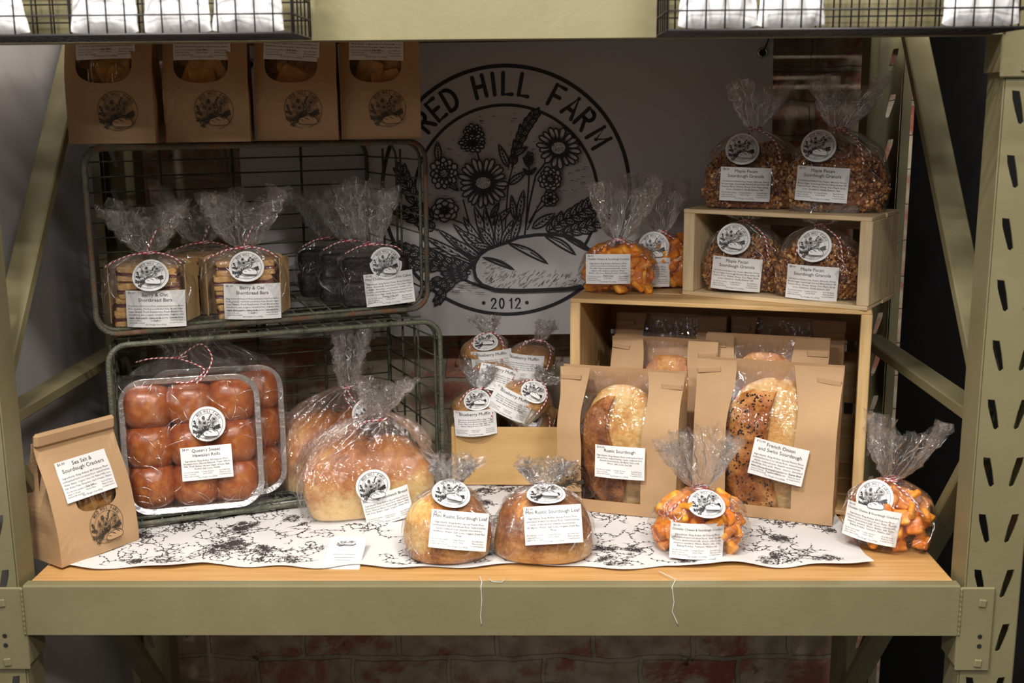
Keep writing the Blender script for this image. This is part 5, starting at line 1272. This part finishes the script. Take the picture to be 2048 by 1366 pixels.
muffin('blueberry muffin tilted to the right over the box, its pleated cup in view', in_box(.104, .036, .105), (-.05, .46, -.12), 2, (.006, -.028, .064, -.85, 0, 0), (-.018, -.0465, .030, -.02, 0, .10), fan=(.012, 0, .022, .022, .010))
muffin('blueberry muffin in the middle of the pile, tilted label and no sticker', in_box(.058, .068, .1320), (-.42, .30, .05), 3, None, (.004, -.0460, .028, -.02, 0, 0), fan=(-.004, .02, .010, .012, .008))
muffin('blueberry muffin at the top left of the pile, lower half of label covered', in_box(.050, .112, .162), (0, -.03, .06), 4, (.002, -.026, .066, -1.0, -.05, 0), (.012, -.0455, .030, -.02, -.05, 0), fan=(-.008, 0, .028, .022, .010), neck=(.010, .0))
muffin('blueberry muffin at the top right of the pile, twine looped over its label', in_box(.124, .118, .150), (0, .12, -.04), 5, None, (-.012, -.0460, .034, -.02, .0, 0), fan=(.010, 0, .032, .016, .009), neck=(.010, .004))
muffin('blueberry muffin lying low at the right of the box, sticker facing forward', in_box(.128, .084, .072), (.62, .05, .0), 6, (-.004, -.024, .064, -.95, 0, 0), None, fan=(-.012, .004, .008, .012, .006))

# ------------------------------------------------------------------ mini loaves, card, loose threads
def mini(label, loc, rz, seed, mat, a, b_, h, st, lb, fan, pale=False, tilt=(0, 0)):
    t = thing('mini_loaf', label, 'bagged bread', loc, rz, 'mini rustic sourdough loaves in clear bags', tilt=tilt)
    domed(t, 'bread_loaf', a, b_, h, mat, seed, (0, 0, .0015), side=.22, e=.86, amp=.06, nf=20, de=.72)
    if pale:
        g = MB()
        def f(u, v):   # pale scored cheek high on the left of the loaf, following its surface
            uu = .5+lerp(-.10, .20, u)+.03*math.sin(v*3); vv = lerp(.34, .86, v); th = 2*PI*uu
            if vv < .45: t_ = (vv-.12)/.33; k = .93+.07*math.sin(t_*PI/2); z = .22*h*(t_**1.2)
            else: t_ = (vv-.45)/.55; k = math.cos(t_*PI/2)**.72; z = h*(.22+.78*math.sin(t_*PI/2))
            ee = lerp(.86, 1, sst(.8, 1, vv)); x = a*k*sgn(math.cos(th), ee); y = b_*k*sgn(math.sin(th), ee)
            n_ = 1+.06*nz(x*20+seed, y*20, z*20)+.015*nz(x*80, y*80+seed, z*80); e_ = (1-abs(2*u-1)**4)*(1-abs(2*v-1)**4); q = n_*(.985+.05*e_)
            return (x*q, y*q, z*(1+.4*(n_-1))*(.985+.05*e_)+.0015)
        g.grid(f, 26, 26); g.build('scored_crumb', 'crust_pale', t)
    keys = [(.0006, a*.86, b_*.9, 0, 0, 1.3), (.010, a+.003, b_+.003, 0, 0, 1.3), (h*.50, a+.004, b_+.004, 0, 0, 1.2), (h*.80, a*.80, b_*.80, 0, 0, 1.1)]
    nk = (fan[5], .010, h+.008, .010); film_bag(t, keys, nk, fan[:5], seed+120, mat=('film_soft', 'film_fan'), pleat=.3, crumple=.008)
    twine(t, nk, [[(nk[0]+.012, -.008, h+.010), (nk[0]+.022, -.012, h+.002)]], wraps=2)
    add_sticker(t, st[:3], st[3:], r=.0265, bend=.08); add_label('mini', t, lb[:3], lb[3:], w=.078, h=.051, bend=.085); return t
mini('mini sourdough loaf at left with a pale scored cheek, front edge of the shelf', (-.060, .110, .0030), D2(0), 1, 'crust_mini', .060, .052, .086, (.008, -.020, .0945, -1.10, .22, 0), (.020, -.0545, .052, -.30, .13, .10), (.004, .01, .034, .030, .018, .004), pale=True, tilt=(0, 0))
mini('evenly browned mini loaf to the right of the pale cheeked one, same front edge', (.073, .110, .0030), D2(0), 2, 'crust_mini_brown', .068, .052, .086, (.004, -.020, .0945, -1.35, .0, 0), (.013, -.0530, .060, -.38, -.06, .0), (.002, .012, .030, .034, .014, .0))
card = thing('info_card', 'small white business card lying at the front edge of the cloth', 'card', (-.202, .092, .0085), D2(-2), tilt=(.28, 0))
g = MB(); g.box((0, 0, 0), (.052, .072, .0008), bev=.0003); g.box((0, .0004, -.0012), (.052, .072, .0008), bev=.0003); g.build('card_paper', 'paper', card)
g = MB(); e = .0125
g.add([(x*e*1.25, y*e*.62+.020, .0006+z*.01) for x, y, z in EMB_S.v], EMB_S.f); g.m = list(EMB_S.m)
for i, (s_, l_) in enumerate((('Red Hill Farm', .0034),)):
    vs, fs = text_geo(s_, 'CENTER', 1); g.add([(p[0]*l_, p[1]*l_+.004-i*.0065, .0006) for p in vs], fs, 2)
for i in range(3): g.box((0, -.004-i*.006, .0005), (.030-i*.004, .0008, .0002), mi=2)
g.build('card_print', ['paper', 'ink_grey', 'ink_grey'], card)
for i, (x, pts) in enumerate(((-.012, [(0, .026, .0030), (.004, .004, .0035), (.003, -.0048, .001), (.004, -.0052, -.018), (.002, -.0052, -.040), (.003, -.0052, -.052)]), (.236, [(-.01, .040, .004), (.010, .012, .004), (.003, -.0048, .001), (.006, -.0052, -.02), (.004, -.0052, -.034), (.012, -.0052, -.052)]))):
    g = MB(); P_ = [Vector(p)+Vector((x, 0, 0)) for p in pts]; o_ = []
    for k in range(len(P_)-1):
        for j in range(5): o_.append(P_[k].lerp(P_[k+1], j/5))
    o_.append(P_[-1]); g.tube(o_, .0005, 5)
    if i == 0: g.tube([Vector((x, 0, 0))+Vector(p) for p in ((.01, .02, .0032), (.018, .006, .0036), (.03, .004, .0036), (.036, .022, .0034))], .0004, 5)
    tag(g.build('loose_thread', 'thread'), ('thin white thread hanging over the beam below the mini loaves', 'thin white thread hanging over the beam below the orange front cracker bag')[i], 'thread')
